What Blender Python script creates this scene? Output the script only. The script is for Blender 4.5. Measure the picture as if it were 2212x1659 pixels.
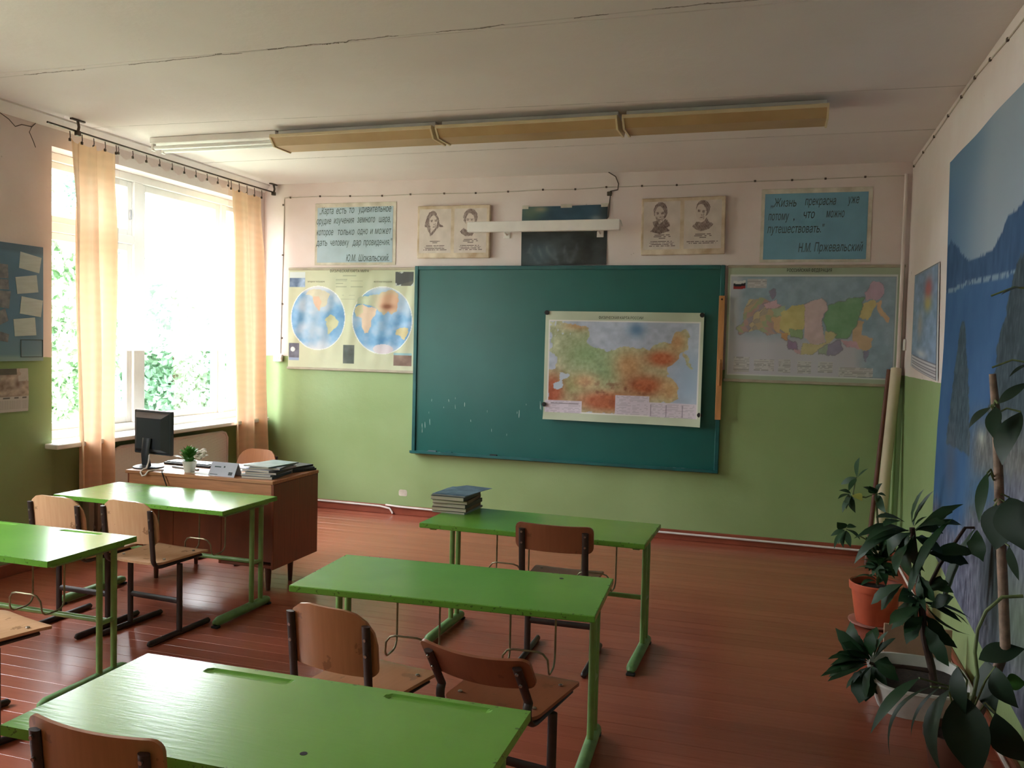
import bpy, bmesh, math, random
import numpy as np
from mathutils import Vector, Matrix
from math import sin, cos, pi, radians as R

scene = bpy.context.scene
for o in list(bpy.data.objects): bpy.data.objects.remove(o, do_unlink=True)
COL = scene.collection

# ------------------------------------------------------------------ camera
W, H = 5.754, 3.0964          # room width and height; front wall is y = 0, left wall x = 0
BACK = -8.4
cam = bpy.data.cameras.new('camera'); cam.lens = 30.225; cam.sensor_width = 36.0; cam.sensor_fit = 'HORIZONTAL'
cam.clip_start = 0.05
camo = bpy.data.objects.new('camera', cam); COL.objects.link(camo)
yaw, pitch, roll = 0.302, -0.0471, 0.0246
f_ = Vector((-sin(yaw)*cos(pitch), cos(yaw)*cos(pitch), sin(pitch)))
r_ = Vector((cos(yaw), sin(yaw), 0)); u_ = r_.cross(f_)
r2 = cos(roll)*r_ + sin(roll)*u_; u2 = -sin(roll)*r_ + cos(roll)*u_
M = Matrix((r2, u2, -f_)).transposed().to_4x4(); M.translation = (4.8366, -7.3095, 1.6219)
camo.matrix_world = M
scene.camera = camo

# ------------------------------------------------------------------ world, light, exposure
wd = bpy.data.worlds.new('overcast_sky'); scene.world = wd; wd.use_nodes = True
nt = wd.node_tree; bg = nt.nodes['Background']
bg.inputs['Color'].default_value = (0.915, 0.94, 1.0, 1); bg.inputs['Strength'].default_value = 29.0
scene.view_settings.view_transform = 'Standard'; scene.view_settings.look = 'None'
scene.view_settings.gamma = 1.0; scene.view_settings.use_curve_mapping = False
scene.view_settings.exposure = 0.0
WIN = [(-2.556, -0.095), (-6.45, -3.99)]       # window openings along y
WZ0, WZ1 = 0.84, 2.90
for (a, b) in WIN:               # portals only steer sky sampling through the openings, they emit nothing
    l = bpy.data.lights.new('window_portal', 'AREA'); l.shape = 'RECTANGLE'; l.size = b-a; l.size_y = WZ1-WZ0
    l.cycles.is_portal = True
    lo = bpy.data.objects.new('window_portal', l); COL.objects.link(lo)
    lo.matrix_world = Matrix(((0,0,-1,-0.37),(1,0,0,(a+b)/2),(0,-1,0,(WZ0+WZ1)/2),(0,0,0,1)))

# ------------------------------------------------------------------ colour and material helpers
def lin(c):
    c = np.asarray(c, float)/255.0 if max(np.ravel(c)) > 1.0001 else np.asarray(c, float)
    return np.where(c <= 0.04045, c/12.92, ((c+0.055)/1.055)**2.4)
def rgba(c): l = lin(c); return (float(l[0]), float(l[1]), float(l[2]), 1.0)
MATS = {}
def nodes(name):
    m = bpy.data.materials.new(name); m.use_nodes = True; MATS[name] = m
    t = m.node_tree; return m, t, t.nodes, t.links, t.nodes['Principled BSDF']
def mat(name, col, rough=0.6, var=0.12, scale=6.0, bump=0.0, bscale=80.0, metal=0.0, spec=0.5, stretch=(1,1,1), col2=None, coords='Object', coat=0.0):
    """plain surface: base colour varied by noise, optional second colour in patches, fine bump"""
    m, t, N, L, P = nodes(name)
    P.inputs['Roughness'].default_value = rough; P.inputs['Metallic'].default_value = metal
    P.inputs['Specular IOR Level'].default_value = spec
    P.inputs['Coat Weight'].default_value = coat; P.inputs['Coat Roughness'].default_value = 0.15
    tc = N.new('ShaderNodeTexCoord'); mp = N.new('ShaderNodeMapping'); mp.inputs['Scale'].default_value = stretch
    L.new(tc.outputs[coords], mp.inputs['Vector'])
    nz = N.new('ShaderNodeTexNoise'); nz.inputs['Scale'].default_value = scale; nz.inputs['Detail'].default_value = 5
    L.new(mp.outputs[0], nz.inputs['Vector'])
    base = np.array(rgba(col)[:3])
    c2 = np.array(rgba(col2)[:3]) if col2 is not None else base*(1-2*var)
    rp = N.new('ShaderNodeValToRGB'); e = rp.color_ramp.elements
    e[0].position = 0.3; e[1].position = 0.7
    e[0].color = (*np.clip(c2, 0, 1), 1); e[1].color = (*np.clip(base*(1+var*0.6), 0, 1), 1)
    L.new(nz.outputs['Fac'], rp.inputs['Fac']); L.new(rp.outputs['Color'], P.inputs['Base Color'])
    if bump:
        n2 = N.new('ShaderNodeTexNoise'); n2.inputs['Scale'].default_value = bscale; n2.inputs['Detail'].default_value = 4
        L.new(mp.outputs[0], n2.inputs['Vector'])
        b = N.new('ShaderNodeBump'); b.inputs['Strength'].default_value = bump; b.inputs['Distance'].default_value = 0.004
        L.new(n2.outputs['Fac'], b.inputs['Height']); L.new(b.outputs['Normal'], P.inputs['Normal'])
    return m
def math_node(t, op, a, b=None, c=None):
    n = t.nodes.new('ShaderNodeMath'); n.operation = op
    for i, v in enumerate((a, b, c)):
        if v is None: continue
        if isinstance(v, (int, float)): n.inputs[i].default_value = v
        else: t.links.new(v, n.inputs[i])
    return n.outputs[0]
def mixc(t, fac, a, b):
    n = t.nodes.new('ShaderNodeMix'); n.data_type = 'RGBA'
    for i, v in ((0, fac), (6, a), (7, b)):
        if isinstance(v, (int, float)): n.inputs[i].default_value = v
        elif isinstance(v, tuple): n.inputs[i].default_value = v
        else: t.links.new(v, n.inputs[i])
    return n.outputs[2]

# ------------------------------------------------------------------ mesh helpers
class MB:
    def __init__(s): s.v = []; s.f = []
    def add(s, vs, fs):
        o = len(s.v); s.v += [tuple(v) for v in vs]; s.f += [tuple(i+o for i in f) for f in fs]; return s
    def box(s, x0, x1, y0, y1, z0, z1):
        return s.add([(x0,y0,z0),(x1,y0,z0),(x1,y1,z0),(x0,y1,z0),(x0,y0,z1),(x1,y0,z1),(x1,y1,z1),(x0,y1,z1)],
                     [(0,3,2,1),(4,5,6,7),(0,1,5,4),(1,2,6,5),(2,3,7,6),(3,0,4,7)])
    def cbox(s, x0, x1, y0, y1, z0, z1, c):
        """box with chamfered edges"""
        vs = []; fs = []
        X = [x0, x0+c, x1-c, x1]; Y = [y0, y0+c, y1-c, y1]; Z = [z0, z0+c, z1-c, z1]
        bm = bmesh.new()
        pts = []
        for xs in (0,1):
            for ys in (0,1):
                for zs in (0,1):
                    x = (x0,x1)[xs]; y = (y0,y1)[ys]; z = (z0,z1)[zs]
                    dx = c*(1-2*xs); dy = c*(1-2*ys); dz = c*(1-2*zs)
                    pts += [(x, y+dy, z+dz), (x+dx, y, z+dz), (x+dx, y+dy, z)]
        vb = [bm.verts.new(p) for p in pts]
        bmesh.ops.convex_hull(bm, input=vb)
        bmesh.ops.dissolve_limit(bm, angle_limit=0.01, verts=bm.verts[:], edges=bm.edges[:])
        bm.verts.index_update()
        s.add([v.co[:] for v in bm.verts], [[v.index for v in f.verts] for f in bm.faces]); bm.free(); return s
    def sweep(s, path, ra, rb=None, side=None, n=10, cap=True):
        """elliptic tube along path; ra across 'side', rb along the other axis"""
        P = [Vector(p) for p in path]; rb = rb or ra
        rs = ra if isinstance(ra, (list, tuple)) else [ra]*len(P)
        rbs = rb if isinstance(rb, (list, tuple)) else [rb]*len(P)
        o = len(s.v); prev = None
        for i, p in enumerate(P):
            t = (P[min(i+1, len(P)-1)]-P[max(i-1, 0)]).normalized()
            if side is not None: a = Vector(side); a = (a-t*a.dot(t)).normalized()
            elif prev is None:
                a = Vector((0,0,1)) if abs(t.z) < 0.9 else Vector((1,0,0)); a = (a-t*a.dot(t)).normalized()
            else: a = (prev-t*prev.dot(t)).normalized()
            prev = a; b = t.cross(a)
            for k in range(n):
                an = 2*pi*k/n; s.v.append(tuple(p+a*(rs[i]*cos(an))+b*(rbs[i]*sin(an))))
        for i in range(len(P)-1):
            for k in range(n):
                s.f.append((o+i*n+k, o+i*n+(k+1) % n, o+(i+1)*n+(k+1) % n, o+(i+1)*n+k))
        if cap:
            s.f.append(tuple(o+k for k in reversed(range(n)))); s.f.append(tuple(o+(len(P)-1)*n+k for k in range(n)))
        return s
    def lathe(s, prof, n=24, c=(0,0,0), close=True):
        o = len(s.v)
        for (r, z) in prof:
            for k in range(n): s.v.append((c[0]+r*cos(2*pi*k/n), c[1]+r*sin(2*pi*k/n), c[2]+z))
        for i in range(len(prof)-1):
            for k in range(n): s.f.append((o+i*n+k, o+i*n+(k+1) % n, o+(i+1)*n+(k+1) % n, o+(i+1)*n+k))
        if close:
            s.f.append(tuple(o+k for k in reversed(range(n)))); s.f.append(tuple(o+(len(prof)-1)*n+k for k in range(n)))
        return s
    def slab(s, w, h, rt, rb, th, disp, nx=14, ny=10, place=None, w2=None):
        """rounded plate in local (a,b), a across, b along; disp(a,b) bends it; place maps (a,b,c)->xyz"""
        w2 = w2 or w
        def half(b):
            ww = w/2+(w2-w)/2*((b+h/2)/h)
            d = 0
            if b > h/2-rt: q = b-(h/2-rt); d = rt-math.sqrt(max(0, rt*rt-q*q))
            elif b < -h/2+rb: q = -h/2+rb-b; d = rb-math.sqrt(max(0, rb*rb-q*q))
            return ww-d
        bs = sorted(set([round(-h/2+rb*(1-cos(k*pi/8)), 5) for k in range(5)] + [round(h/2-rt*(1-cos(k*pi/8)), 5) for k in range(5)] +
                        [round(-h/2+rb+(h-rb-rt)*k/ny, 5) for k in range(ny+1)]))
        o = len(s.v); m = len(bs)
        for sgn in (0.5, -0.5):
            for b in bs:
                hw = max(half(b), 0.002)
                for i in range(nx+1):
                    a = -hw+2*hw*i/nx; s.v.append(tuple(place(a, b, disp(a, b)+sgn*th)))
        k1 = m*(nx+1); g = lambda l, j, i: o+l*k1+j*(nx+1)+i
        for j in range(m-1):
            for i in range(nx):
                s.f.append((g(0,j,i), g(0,j,i+1), g(0,j+1,i+1), g(0,j+1,i)))
                s.f.append((g(1,j,i), g(1,j+1,i), g(1,j+1,i+1), g(1,j,i+1)))
        for j in range(m-1):
            s.f.append((g(0,j,0), g(0,j+1,0), g(1,j+1,0), g(1,j,0))); s.f.append((g(0,j,nx), g(1,j,nx), g(1,j+1,nx), g(0,j+1,nx)))
        for i in range(nx):
            s.f.append((g(0,0,i), g(1,0,i), g(1,0,i+1), g(0,0,i+1))); s.f.append((g(0,m-1,i), g(0,m-1,i+1), g(1,m-1,i+1), g(1,m-1,i)))
        return s
    def build(s, name, m, parent=None, smooth=False, bevel=0, loc=None, rotz=None):
        me = bpy.data.meshes.new(name); me.from_pydata(s.v, [], s.f)
        bm = bmesh.new(); bm.from_mesh(me); bmesh.ops.recalc_face_normals(bm, faces=bm.faces[:]); bm.to_mesh(me); bm.free()
        if smooth:
            me.polygons.foreach_set('use_smooth', [True]*len(me.polygons))
            try: me.set_sharp_from_angle(angle=R(40))
            except Exception: pass
        me.materials.append(MATS[m] if isinstance(m, str) else m)
        o = bpy.data.objects.new(name, me); COL.objects.link(o)
        if parent is not None: o.parent = parent
        if loc: o.location = loc
        if rotz is not None: o.rotation_euler[2] = rotz
        if bevel:
            b = o.modifiers.new('bevel', 'BEVEL'); b.width = bevel; b.segments = 2; b.limit_method = 'ANGLE'; b.angle_limit = R(40)
        return o
def tag(o, label=None, cat=None, group=None, kind=None):
    if label: o['label'] = label
    if cat: o['category'] = cat
    if group: o['group'] = group
    if kind: o['kind'] = kind
    return o
def thing(name, label, cat, loc=(0,0,0), rotz=0, group=None):
    o = bpy.data.objects.new(name, None); COL.objects.link(o); o.location = loc; o.rotation_euler = (0,0,rotz)
    o.empty_display_size = 0.1
    return tag(o, label, cat, group)
def arc(c, r, a0, a1, n, plane='yz', k=0.0):
    out = []
    for i in range(n+1):
        a = a0+(a1-a0)*i/n; p, q = r*cos(a), r*sin(a)
        if plane == 'yz': out.append((k, c[0]+p, c[1]+q))
        elif plane == 'xz': out.append((c[0]+p, k, c[1]+q))
        else: out.append((c[0]+p, c[1]+q, k))
    return out
def instance(o, parent, loc, rot=(0,0,0), name=None, scale=None):
    c = o.copy(); COL.objects.link(c); c.parent = parent; c.location = loc; c.rotation_euler = rot
    if scale: c.scale = scale
    return c
def copy_tree(o, parent=None):
    c = o.copy(); COL.objects.link(c); c.parent = parent
    for ch in list(o.children): copy_tree(ch, c)
    return c

# ---- text, flat prints
def text_mesh(body):
    """outlines of the built-in font, filled by winding number (its Cyrillic glyphs have overlapping contours)"""
    cu = bpy.data.curves.new('lettering', 'FONT'); cu.body = body; cu.size = 1.0; cu.resolution_u = 3; cu.fill_mode = 'NONE'
    to = bpy.data.objects.new('lettering_source', cu); COL.objects.link(to)
    dg = bpy.context.evaluated_depsgraph_get(); me = bpy.data.meshes.new_from_object(to.evaluated_get(dg))
    P = [(v.co.x, v.co.y) for v in me.vertices]; nb = {}
    for e in me.edges: a, b = e.vertices; nb.setdefault(a, []).append(b); nb.setdefault(b, []).append(a)
    bpy.data.objects.remove(to, do_unlink=True); bpy.data.curves.remove(cu); bpy.data.meshes.remove(me)
    seen = set(); loops = []
    for st in sorted(nb):
        if st in seen: continue
        comp = []; q = [st]
        while q:
            c = q.pop()
            if c not in seen: seen.add(c); comp.append(c); q += nb[c]
        loops.append(sorted(comp))
    ed = [(a, b) for l in loops for a, b in zip(l, l[1:]+l[:1])]
    from mathutils.geometry import delaunay_2d_cdt
    r = delaunay_2d_cdt([Vector(p) for p in P], ed, [], 0, 1e-5); Q = r[0]
    A = np.array([P[a] for a, _ in ed]); B = np.array([P[b] for _, b in ed]); fs = []
    for t in r[2]:
        cx = sum(Q[i][0] for i in t)/len(t); cy = sum(Q[i][1] for i in t)/len(t)
        up = (A[:,1] <= cy) & (B[:,1] > cy); dn = (A[:,1] > cy) & (B[:,1] <= cy)
        side = (B[:,0]-A[:,0])*(cy-A[:,1])-(cx-A[:,0])*(B[:,1]-A[:,1])
        if int((up & (side > 0)).sum())-int((dn & (side < 0)).sum()) != 0: fs.append(tuple(t))
    return [(v[0], v[1], 0) for v in Q], fs
def lettering(s, parent, mat_, origin, ux, uz, width=None, size=0.05, shear=0.0, out=0.0006, name='lettering'):
    """flat lettering; origin = baseline start; ux, uz = directions of reading and of letter height"""
    V, F = text_mesh(s)
    ux = Vector(ux).normalized(); uz = Vector(uz).normalized(); n = ux.cross(uz)
    V = [(x+shear*y, y) for (x, y, _) in V]
    xs = [v[0] for v in V]; k = width/(max(xs)-min(xs)) if width else size; x0 = min(xs)
    me = bpy.data.meshes.new(name)
    me.from_pydata([tuple(Vector(origin)+ux*((x-x0)*k)+uz*(y*size)+n*out) for (x, y) in V], [], F)
    me.materials.append(MATS[mat_]); o = bpy.data.objects.new(name, me); COL.objects.link(o); o.parent = parent
    return o
def vnoise(x, y, seed=0):
    rs = np.random.RandomState(seed); T = rs.rand(64, 64)
    xi = np.floor(x).astype(int); yi = np.floor(y).astype(int); fx = x-xi; fy = y-yi
    fx = fx*fx*(3-2*fx); fy = fy*fy*(3-2*fy)
    g = lambda a, b: T[a % 64, b % 64]
    return (g(xi,yi)*(1-fx)+g(xi+1,yi)*fx)*(1-fy)+(g(xi,yi+1)*(1-fx)+g(xi+1,yi+1)*fx)*fy
def fbm(x, y, seed=0, octv=4):
    s = 0; a = 0.5; t = 0
    for i in range(octv): s = s+a*vnoise(x*2**i, y*2**i, seed+i*7); t += a; a *= 0.5
    return s/t
def inpoly(X, Y, P):
    r = np.zeros(X.shape, bool); n = len(P)
    for i in range(n):
        x1, y1 = P[i]; x2, y2 = P[(i+1) % n]
        if y1 == y2: continue
        c = ((y1 > Y) != (y2 > Y)) & (X < (x2-x1)*(Y-y1)/(y2-y1)+x1)
        r ^= c
    return r
def blob(X, Y, cx, cy, rx, ry): return np.exp(-(((X-cx)/rx)**2+((Y-cy)/ry)**2))
def lerp(A, B, m): m = np.clip(m, 0, 1)[..., None]; return A*(1-m)+np.asarray(B, float)*m
def paint(A, B, mask): A[mask] = B; return A
def print_sheet(name, parent, mat_, P, nx, ny, colfn, flip=False, sat=0.78, val=0.96):
    """grid sheet; P(U,V)->(N,3) positions with U right, V down in 0..1; colfn(U,V)->(..,3) sRGB 0..255 ink"""
    U, V = np.meshgrid(np.linspace(0,1,nx+1), np.linspace(0,1,ny+1))
    pos = P(U, V).reshape(-1, 3)
    me = bpy.data.meshes.new(name); idx = np.arange((nx+1)*(ny+1)).reshape(ny+1, nx+1)
    q = np.stack([idx[1:,:-1], idx[1:,1:], idx[:-1,1:], idx[:-1,:-1]], -1).reshape(-1, 4)
    if flip: q = q[:, ::-1]
    me.vertices.add(len(pos)); me.vertices.foreach_set('co', pos.astype(np.float32).ravel())
    me.loops.add(q.size); me.loops.foreach_set('vertex_index', q.astype(np.int32).ravel())
    me.polygons.add(len(q)); me.polygons.foreach_set('loop_start', np.arange(0, q.size, 4, dtype=np.int32))
    me.polygons.foreach_set('loop_total', np.full(len(q), 4, dtype=np.int32)); me.update(calc_edges=True); me.validate()
    c = colfn(U, V); gy = c.mean(-1, keepdims=True); c = np.clip(gy+(c-gy)*sat, 0, 255)*val/255.0; c = np.where(c <= 0.04045, c/12.92, ((c+0.055)/1.055)**2.4).reshape(-1, 3)
    at = me.color_attributes.new('ink', 'FLOAT_COLOR', 'POINT')
    at.data.foreach_set('color', np.concatenate([c, np.ones((len(c), 1))], 1).astype(np.float32).ravel())
    me.polygons.foreach_set('use_smooth', [True]*len(me.polygons))
    me.materials.append(MATS[mat_]); o = bpy.data.objects.new(name, me); COL.objects.link(o); o.parent = parent
    return o
def ink_material(name, rough=0.5, spec=0.4):
    m, t, N, L, P = nodes(name); P.inputs['Roughness'].default_value = rough; P.inputs['Specular IOR Level'].default_value = spec
    a = N.new('ShaderNodeVertexColor'); a.layer_name = 'ink'; L.new(a.outputs['Color'], P.inputs['Base Color']); return m
# ================================================================== MATERIALS
# painted plaster: white above, green dado below z = 1.45
def wall_material(name, ceiling=False):
    m, t, N, L, P = nodes(name)
    P.inputs['Roughness'].default_value = 0.55; P.inputs['Specular IOR Level'].default_value = 0.3
    g = N.new('ShaderNodeNewGeometry'); sp = N.new('ShaderNodeSeparateXYZ'); L.new(g.outputs['Position'], sp.inputs[0])
    n1 = N.new('ShaderNodeTexNoise'); n1.inputs['Scale'].default_value = 2.2; n1.inputs['Detail'].default_value = 6; L.new(g.outputs['Position'], n1.inputs['Vector'])
    n2 = N.new('ShaderNodeTexNoise'); n2.inputs['Scale'].default_value = 14; n2.inputs['Detail'].default_value = 5; L.new(g.outputs['Position'], n2.inputs['Vector'])
    f1 = math_node(t, 'MULTIPLY', math_node(t, 'SUBTRACT', n1.outputs['Fac'], 0.35), 1.6)
    white = mixc(t, f1, rgba((224,206,202)), rgba((237,226,225)))
    # scattered dark scuffs
    sc = math_node(t, 'GREATER_THAN', n2.outputs['Fac'], 0.74); white = mixc(t, math_node(t, 'MULTIPLY', sc, 0.35), white, rgba((120,105,92)))
    green = mixc(t, f1, rgba((144,166,114)), rgba((158,180,130)))
    edge = math_node(t, 'ADD', sp.outputs['Z'], math_node(t, 'MULTIPLY', math_node(t, 'SUBTRACT', n2.outputs['Fac'], 0.5), 0.012))
    up = math_node(t, 'GREATER_THAN', edge, 1.448)
    L.new(mixc(t, up, green, white), P.inputs['Base Color'])
    rr = math_node(t, 'ADD', math_node(t, 'MULTIPLY', up, 0.35), 0.36); L.new(rr, P.inputs['Roughness'])
    n3 = N.new('ShaderNodeTexNoise'); n3.inputs['Scale'].default_value = 5; n3.inputs['Detail'].default_value = 7; n3.inputs['Roughness'].default_value = 0.62; L.new(g.outputs['Position'], n3.inputs['Vector'])
    b = N.new('ShaderNodeBump'); b.inputs['Strength'].default_value = 0.25; b.inputs['Distance'].default_value = 0.02
    L.new(n3.outputs['Fac'], b.inputs['Height']); L.new(b.outputs['Normal'], P.inputs['Normal'])
    return m
wall_material('wall_paint')
# whitewashed ceiling slabs with cracked joints
def ceiling_material():
    m, t, N, L, P = nodes('ceiling_paint'); P.inputs['Roughness'].default_value = 0.8; P.inputs['Specular IOR Level'].default_value = 0.2
    g = N.new('ShaderNodeNewGeometry'); sp = N.new('ShaderNodeSeparateXYZ'); L.new(g.outputs['Position'], sp.inputs[0])
    n1 = N.new('ShaderNodeTexNoise'); n1.inputs['Scale'].default_value = 1.3; n1.inputs['Detail'].default_value = 6; L.new(g.outputs['Position'], n1.inputs['Vector'])
    nw = N.new('ShaderNodeTexNoise'); nw.inputs['Scale'].default_value = 6; nw.inputs['Detail'].default_value = 5; nw.inputs['Roughness'].default_value = 0.65; L.new(g.outputs['Position'], nw.inputs['Vector'])
    nv = N.new('ShaderNodeTexNoise'); nv.inputs['Scale'].default_value = 2.4; nv.inputs['Detail'].default_value = 3; L.new(g.outputs['Position'], nv.inputs['Vector'])
    base = mixc(t, n1.outputs['Fac'], rgba((222,210,206)), rgba((238,230,228)))
    c = base
    for (y0, slope, amp, wid, dark, gate) in ((-3.34, -0.030, 0.085, 0.0042, 0.8, 0.44), (-2.25, 0.044, 0.03, 0.0035, 0.45, 0.50), (-1.02, 0.0, 0.03, 0.003, 0.3, 0.52), (-4.6, -0.02, 0.06, 0.004, 0.5, 0.47)):
        yy = math_node(t, 'SUBTRACT', sp.outputs['Y'], math_node(t, 'ADD', math_node(t, 'MULTIPLY', sp.outputs['X'], slope), y0))
        d = math_node(t, 'ABSOLUTE', math_node(t, 'ADD', yy, math_node(t, 'MULTIPLY', math_node(t, 'SUBTRACT', nw.outputs['Fac'], 0.5), amp)))
        on = math_node(t, 'LESS_THAN', d, wid); gt = math_node(t, 'GREATER_THAN', nv.outputs['Fac'], gate)
        fac = math_node(t, 'MULTIPLY', math_node(t, 'MULTIPLY', on, gt), dark)
        c = mixc(t, fac, c, rgba((92,78,66)))
        d2 = math_node(t, 'LESS_THAN', math_node(t, 'ABSOLUTE', yy), 0.006); c = mixc(t, math_node(t, 'MULTIPLY', d2, 0.22), c, rgba((130,116,104)))
    L.new(c, P.inputs['Base Color'])
    b = N.new('ShaderNodeBump'); b.inputs['Strength'].default_value = 0.25; b.inputs['Distance'].default_value = 0.02
    L.new(nw.outputs['Fac'], b.inputs['Height']); L.new(b.outputs['Normal'], P.inputs['Normal'])
ceiling_material()
# painted floor boards, worn gloss
def floor_material():
    m, t, N, L, P = nodes('floor_paint'); P.inputs['Specular IOR Level'].default_value = 0.5
    g = N.new('ShaderNodeNewGeometry'); mp = N.new('ShaderNodeMapping'); mp.inputs['Scale'].default_value = (1.0, 22, 1); L.new(g.outputs['Position'], mp.inputs['Vector'])
    oi = N.new('ShaderNodeObjectInfo')
    n1 = N.new('ShaderNodeTexNoise'); n1.inputs['Scale'].default_value = 2.2; n1.inputs['Detail'].default_value = 3; L.new(mp.outputs[0], n1.inputs['Vector'])
    n2 = N.new('ShaderNodeTexNoise'); n2.inputs['Scale'].default_value = 0.8; n2.inputs['Detail'].default_value = 1; L.new(g.outputs['Position'], n2.inputs['Vector'])
    c = mixc(t, n1.outputs['Fac'], rgba((146,76,56)), rgba((174,98,76)))
    c = mixc(t, math_node(t, 'MULTIPLY', oi.outputs['Random'], 0.35), c, rgba((128,64,46)))
    L.new(c, P.inputs['Base Color'])
    P.inputs['Roughness'].default_value = 0.24
    b = N.new('ShaderNodeBump'); b.inputs['Strength'].default_value = 0.12; b.inputs['Distance'].default_value = 0.003
    L.new(n1.outputs['Fac'], b.inputs['Height']); L.new(b.outputs['Normal'], P.inputs['Normal'])
floor_material()
mat('joint_dark', (58,28,18), 0.8)
mat('baseboard_paint', (150,78,58), 0.35, 0.15, 5)
mat('trim_white', (238,234,230), 0.5, 0.06, 5, bump=0.15, bscale=30)
mat('frame_white', (240,240,238), 0.35, 0.05, 6)
mat('sill_white', (242,242,240), 0.3, 0.05, 6)
# green gloss paint of the school tables: chipped along the edges
def table_material():
    m, t, N, L, P = nodes('table_green'); P.inputs['Specular IOR Level'].default_value = 0.38
    tc = N.new('ShaderNodeTexCoord'); sp = N.new('ShaderNodeSeparateXYZ'); L.new(tc.outputs['Object'], sp.inputs[0])
    n1 = N.new('ShaderNodeTexNoise'); n1.inputs['Scale'].default_value = 4; n1.inputs['Detail'].default_value = 4; L.new(tc.outputs['Object'], n1.inputs['Vector'])
    n2 = N.new('ShaderNodeTexNoise'); n2.inputs['Scale'].default_value = 70; n2.inputs['Detail'].default_value = 4; L.new(tc.outputs['Object'], n2.inputs['Vector'])
    mp = N.new('ShaderNodeMapping'); mp.inputs['Scale'].default_value = (6, 60, 6); L.new(tc.outputs['Object'], mp.inputs['Vector'])
    n3 = N.new('ShaderNodeTexNoise'); n3.inputs['Scale'].default_value = 1.5; n3.inputs['Detail'].default_value = 4; L.new(mp.outputs[0], n3.inputs['Vector'])
    c = mixc(t, n1.outputs['Fac'], rgba((96,154,56)), rgba((112,170,68)))
    # chips: within 9 mm of the long edges
    ay = math_node(t, 'ABSOLUTE', sp.outputs['Y']); ax = math_node(t, 'ABSOLUTE', sp.outputs['X'])
    near = math_node(t, 'MAXIMUM', math_node(t, 'GREATER_THAN', ay, 0.2505), math_node(t, 'GREATER_THAN', ax, 0.590))
    chip = math_node(t, 'MULTIPLY', near, math_node(t, 'GREATER_THAN', n2.outputs['Fac'], 0.63))
    c = mixc(t, math_node(t, 'MULTIPLY', chip, 0.7), c, rgba((66,84,42)))
    L.new(c, P.inputs['Base Color'])
    P.inputs['Roughness'].default_value = 0.22
    b = N.new('ShaderNodeBump'); b.inputs['Strength'].default_value = 0.3; b.inputs['Distance'].default_value = 0.0015
    L.new(n3.outputs['Fac'], b.inputs['Height']); L.new(b.outputs['Normal'], P.inputs['Normal'])
table_material()
mat('metal_green', (126,162,92), 0.35, 0.12, 14)
mat('foot_green', (112,154,94), 0.45, 0.15, 14, bump=0.2)
mat('wire_steel', (150,140,110), 0.35, 0.2, 20, metal=0.6)
def plywood(name, c1, c2, rough):
    m, t, N, L, P = nodes(name); P.inputs['Roughness'].default_value = rough
    tc = N.new('ShaderNodeTexCoord'); mp = N.new('ShaderNodeMapping'); mp.inputs['Scale'].default_value = (34, 3, 3); L.new(tc.outputs['Object'], mp.inputs['Vector'])
    n1 = N.new('ShaderNodeTexNoise'); n1.inputs['Scale'].default_value = 2; n1.inputs['Detail'].default_value = 6; L.new(mp.outputs[0], n1.inputs['Vector'])
    n2 = N.new('ShaderNodeTexNoise'); n2.inputs['Scale'].default_value = 16; n2.inputs['Detail'].default_value = 5; L.new(tc.outputs['Object'], n2.inputs['Vector'])
    c = mixc(t, n1.outputs['Fac'], rgba(c1), rgba(c2))
    c = mixc(t, math_node(t, 'MULTIPLY', math_node(t, 'GREATER_THAN', n2.outputs['Fac'], 0.66), 0.45), c, rgba((96,58,34)))
    L.new(c, P.inputs['Base Color'])
plywood('plywood_light', (194,146,108), (214,172,136), 0.24)
plywood('plywood_mid', (156,102,66), (180,122,84), 0.3)
plywood('plywood_dark', (128,74,50), (150,90,62), 0.34)
mat('frame_brown', (52,38,34), 0.45, 0.2, 18)
mat('bolt_steel', (170,165,158), 0.3, 0.1, 30, metal=0.9)
mat('rubber_dark', (36,32,30), 0.8)
mat('desk_veneer', (128,66,40), 0.32, 0.14, 3, stretch=(3,30,1.2))
mat('desk_apron', (186,128,86), 0.4, 0.14, 3, stretch=(1.5,20,20))
mat('desk_leg', (92,52,36), 0.5, 0.1, 10)
mat('board_teal', (20,88,82), 0.38, 0.10, 3, bump=0.05, bscale=200)
mat('board_frame', (24,92,92), 0.4, 0.15, 8)
mat('chalk_white', (235,235,228), 0.9)
mat('ruler_wood', (196,138,84), 0.5, 0.12, 4, stretch=(20,20,2))
mat('foam_panel', (222,206,186), 0.9, 0.10, 9, col2=(186,160,132))
mat('sign_border', (216,208,196), 0.8, 0.1, 10, col2=(186,176,160))
mat('sign_blue', (180,200,214), 0.75, 0.06, 5)
mat('sign_blue_deep', (122,168,194), 0.75, 0.06, 5)
mat('ink_grey', (74,88,88), 0.8)
mat('ink_black', (24,24,22), 0.8)
mat('ink_brown', (98,78,72), 0.9)
mat('map_rod', (176,166,146), 0.5, 0.1, 10)
mat('lamp_white', (236,230,226), 0.4, 0.05, 6)
mat('tube_glass', (240,240,238), 0.2, 0.02, 4)
mat('diffuser_beige', (190,160,116), 0.45, 0.07, 3, col2=(176,144,98))
mat('lamp_edge', (222,202,164), 0.5, 0.06, 6)
mat('cable_white', (236,226,222), 0.5)
mat('cable_wall', (206,192,180), 0.7)
mat('clip_dark', (92,78,68), 0.7)
mat('rod_steel', (88,76,66), 0.45, 0.2, 20, metal=0.5)
mat('monitor_black', (46,50,56), 0.4, 0.05, 10)
mat('monitor_logo', (84,88,94), 0.4)
mat('keyboard_black', (34,34,36), 0.5)
mat('key_grey', (150,156,160), 0.5)
mat('paper_white', (232,232,230), 0.8, 0.04, 8)
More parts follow.
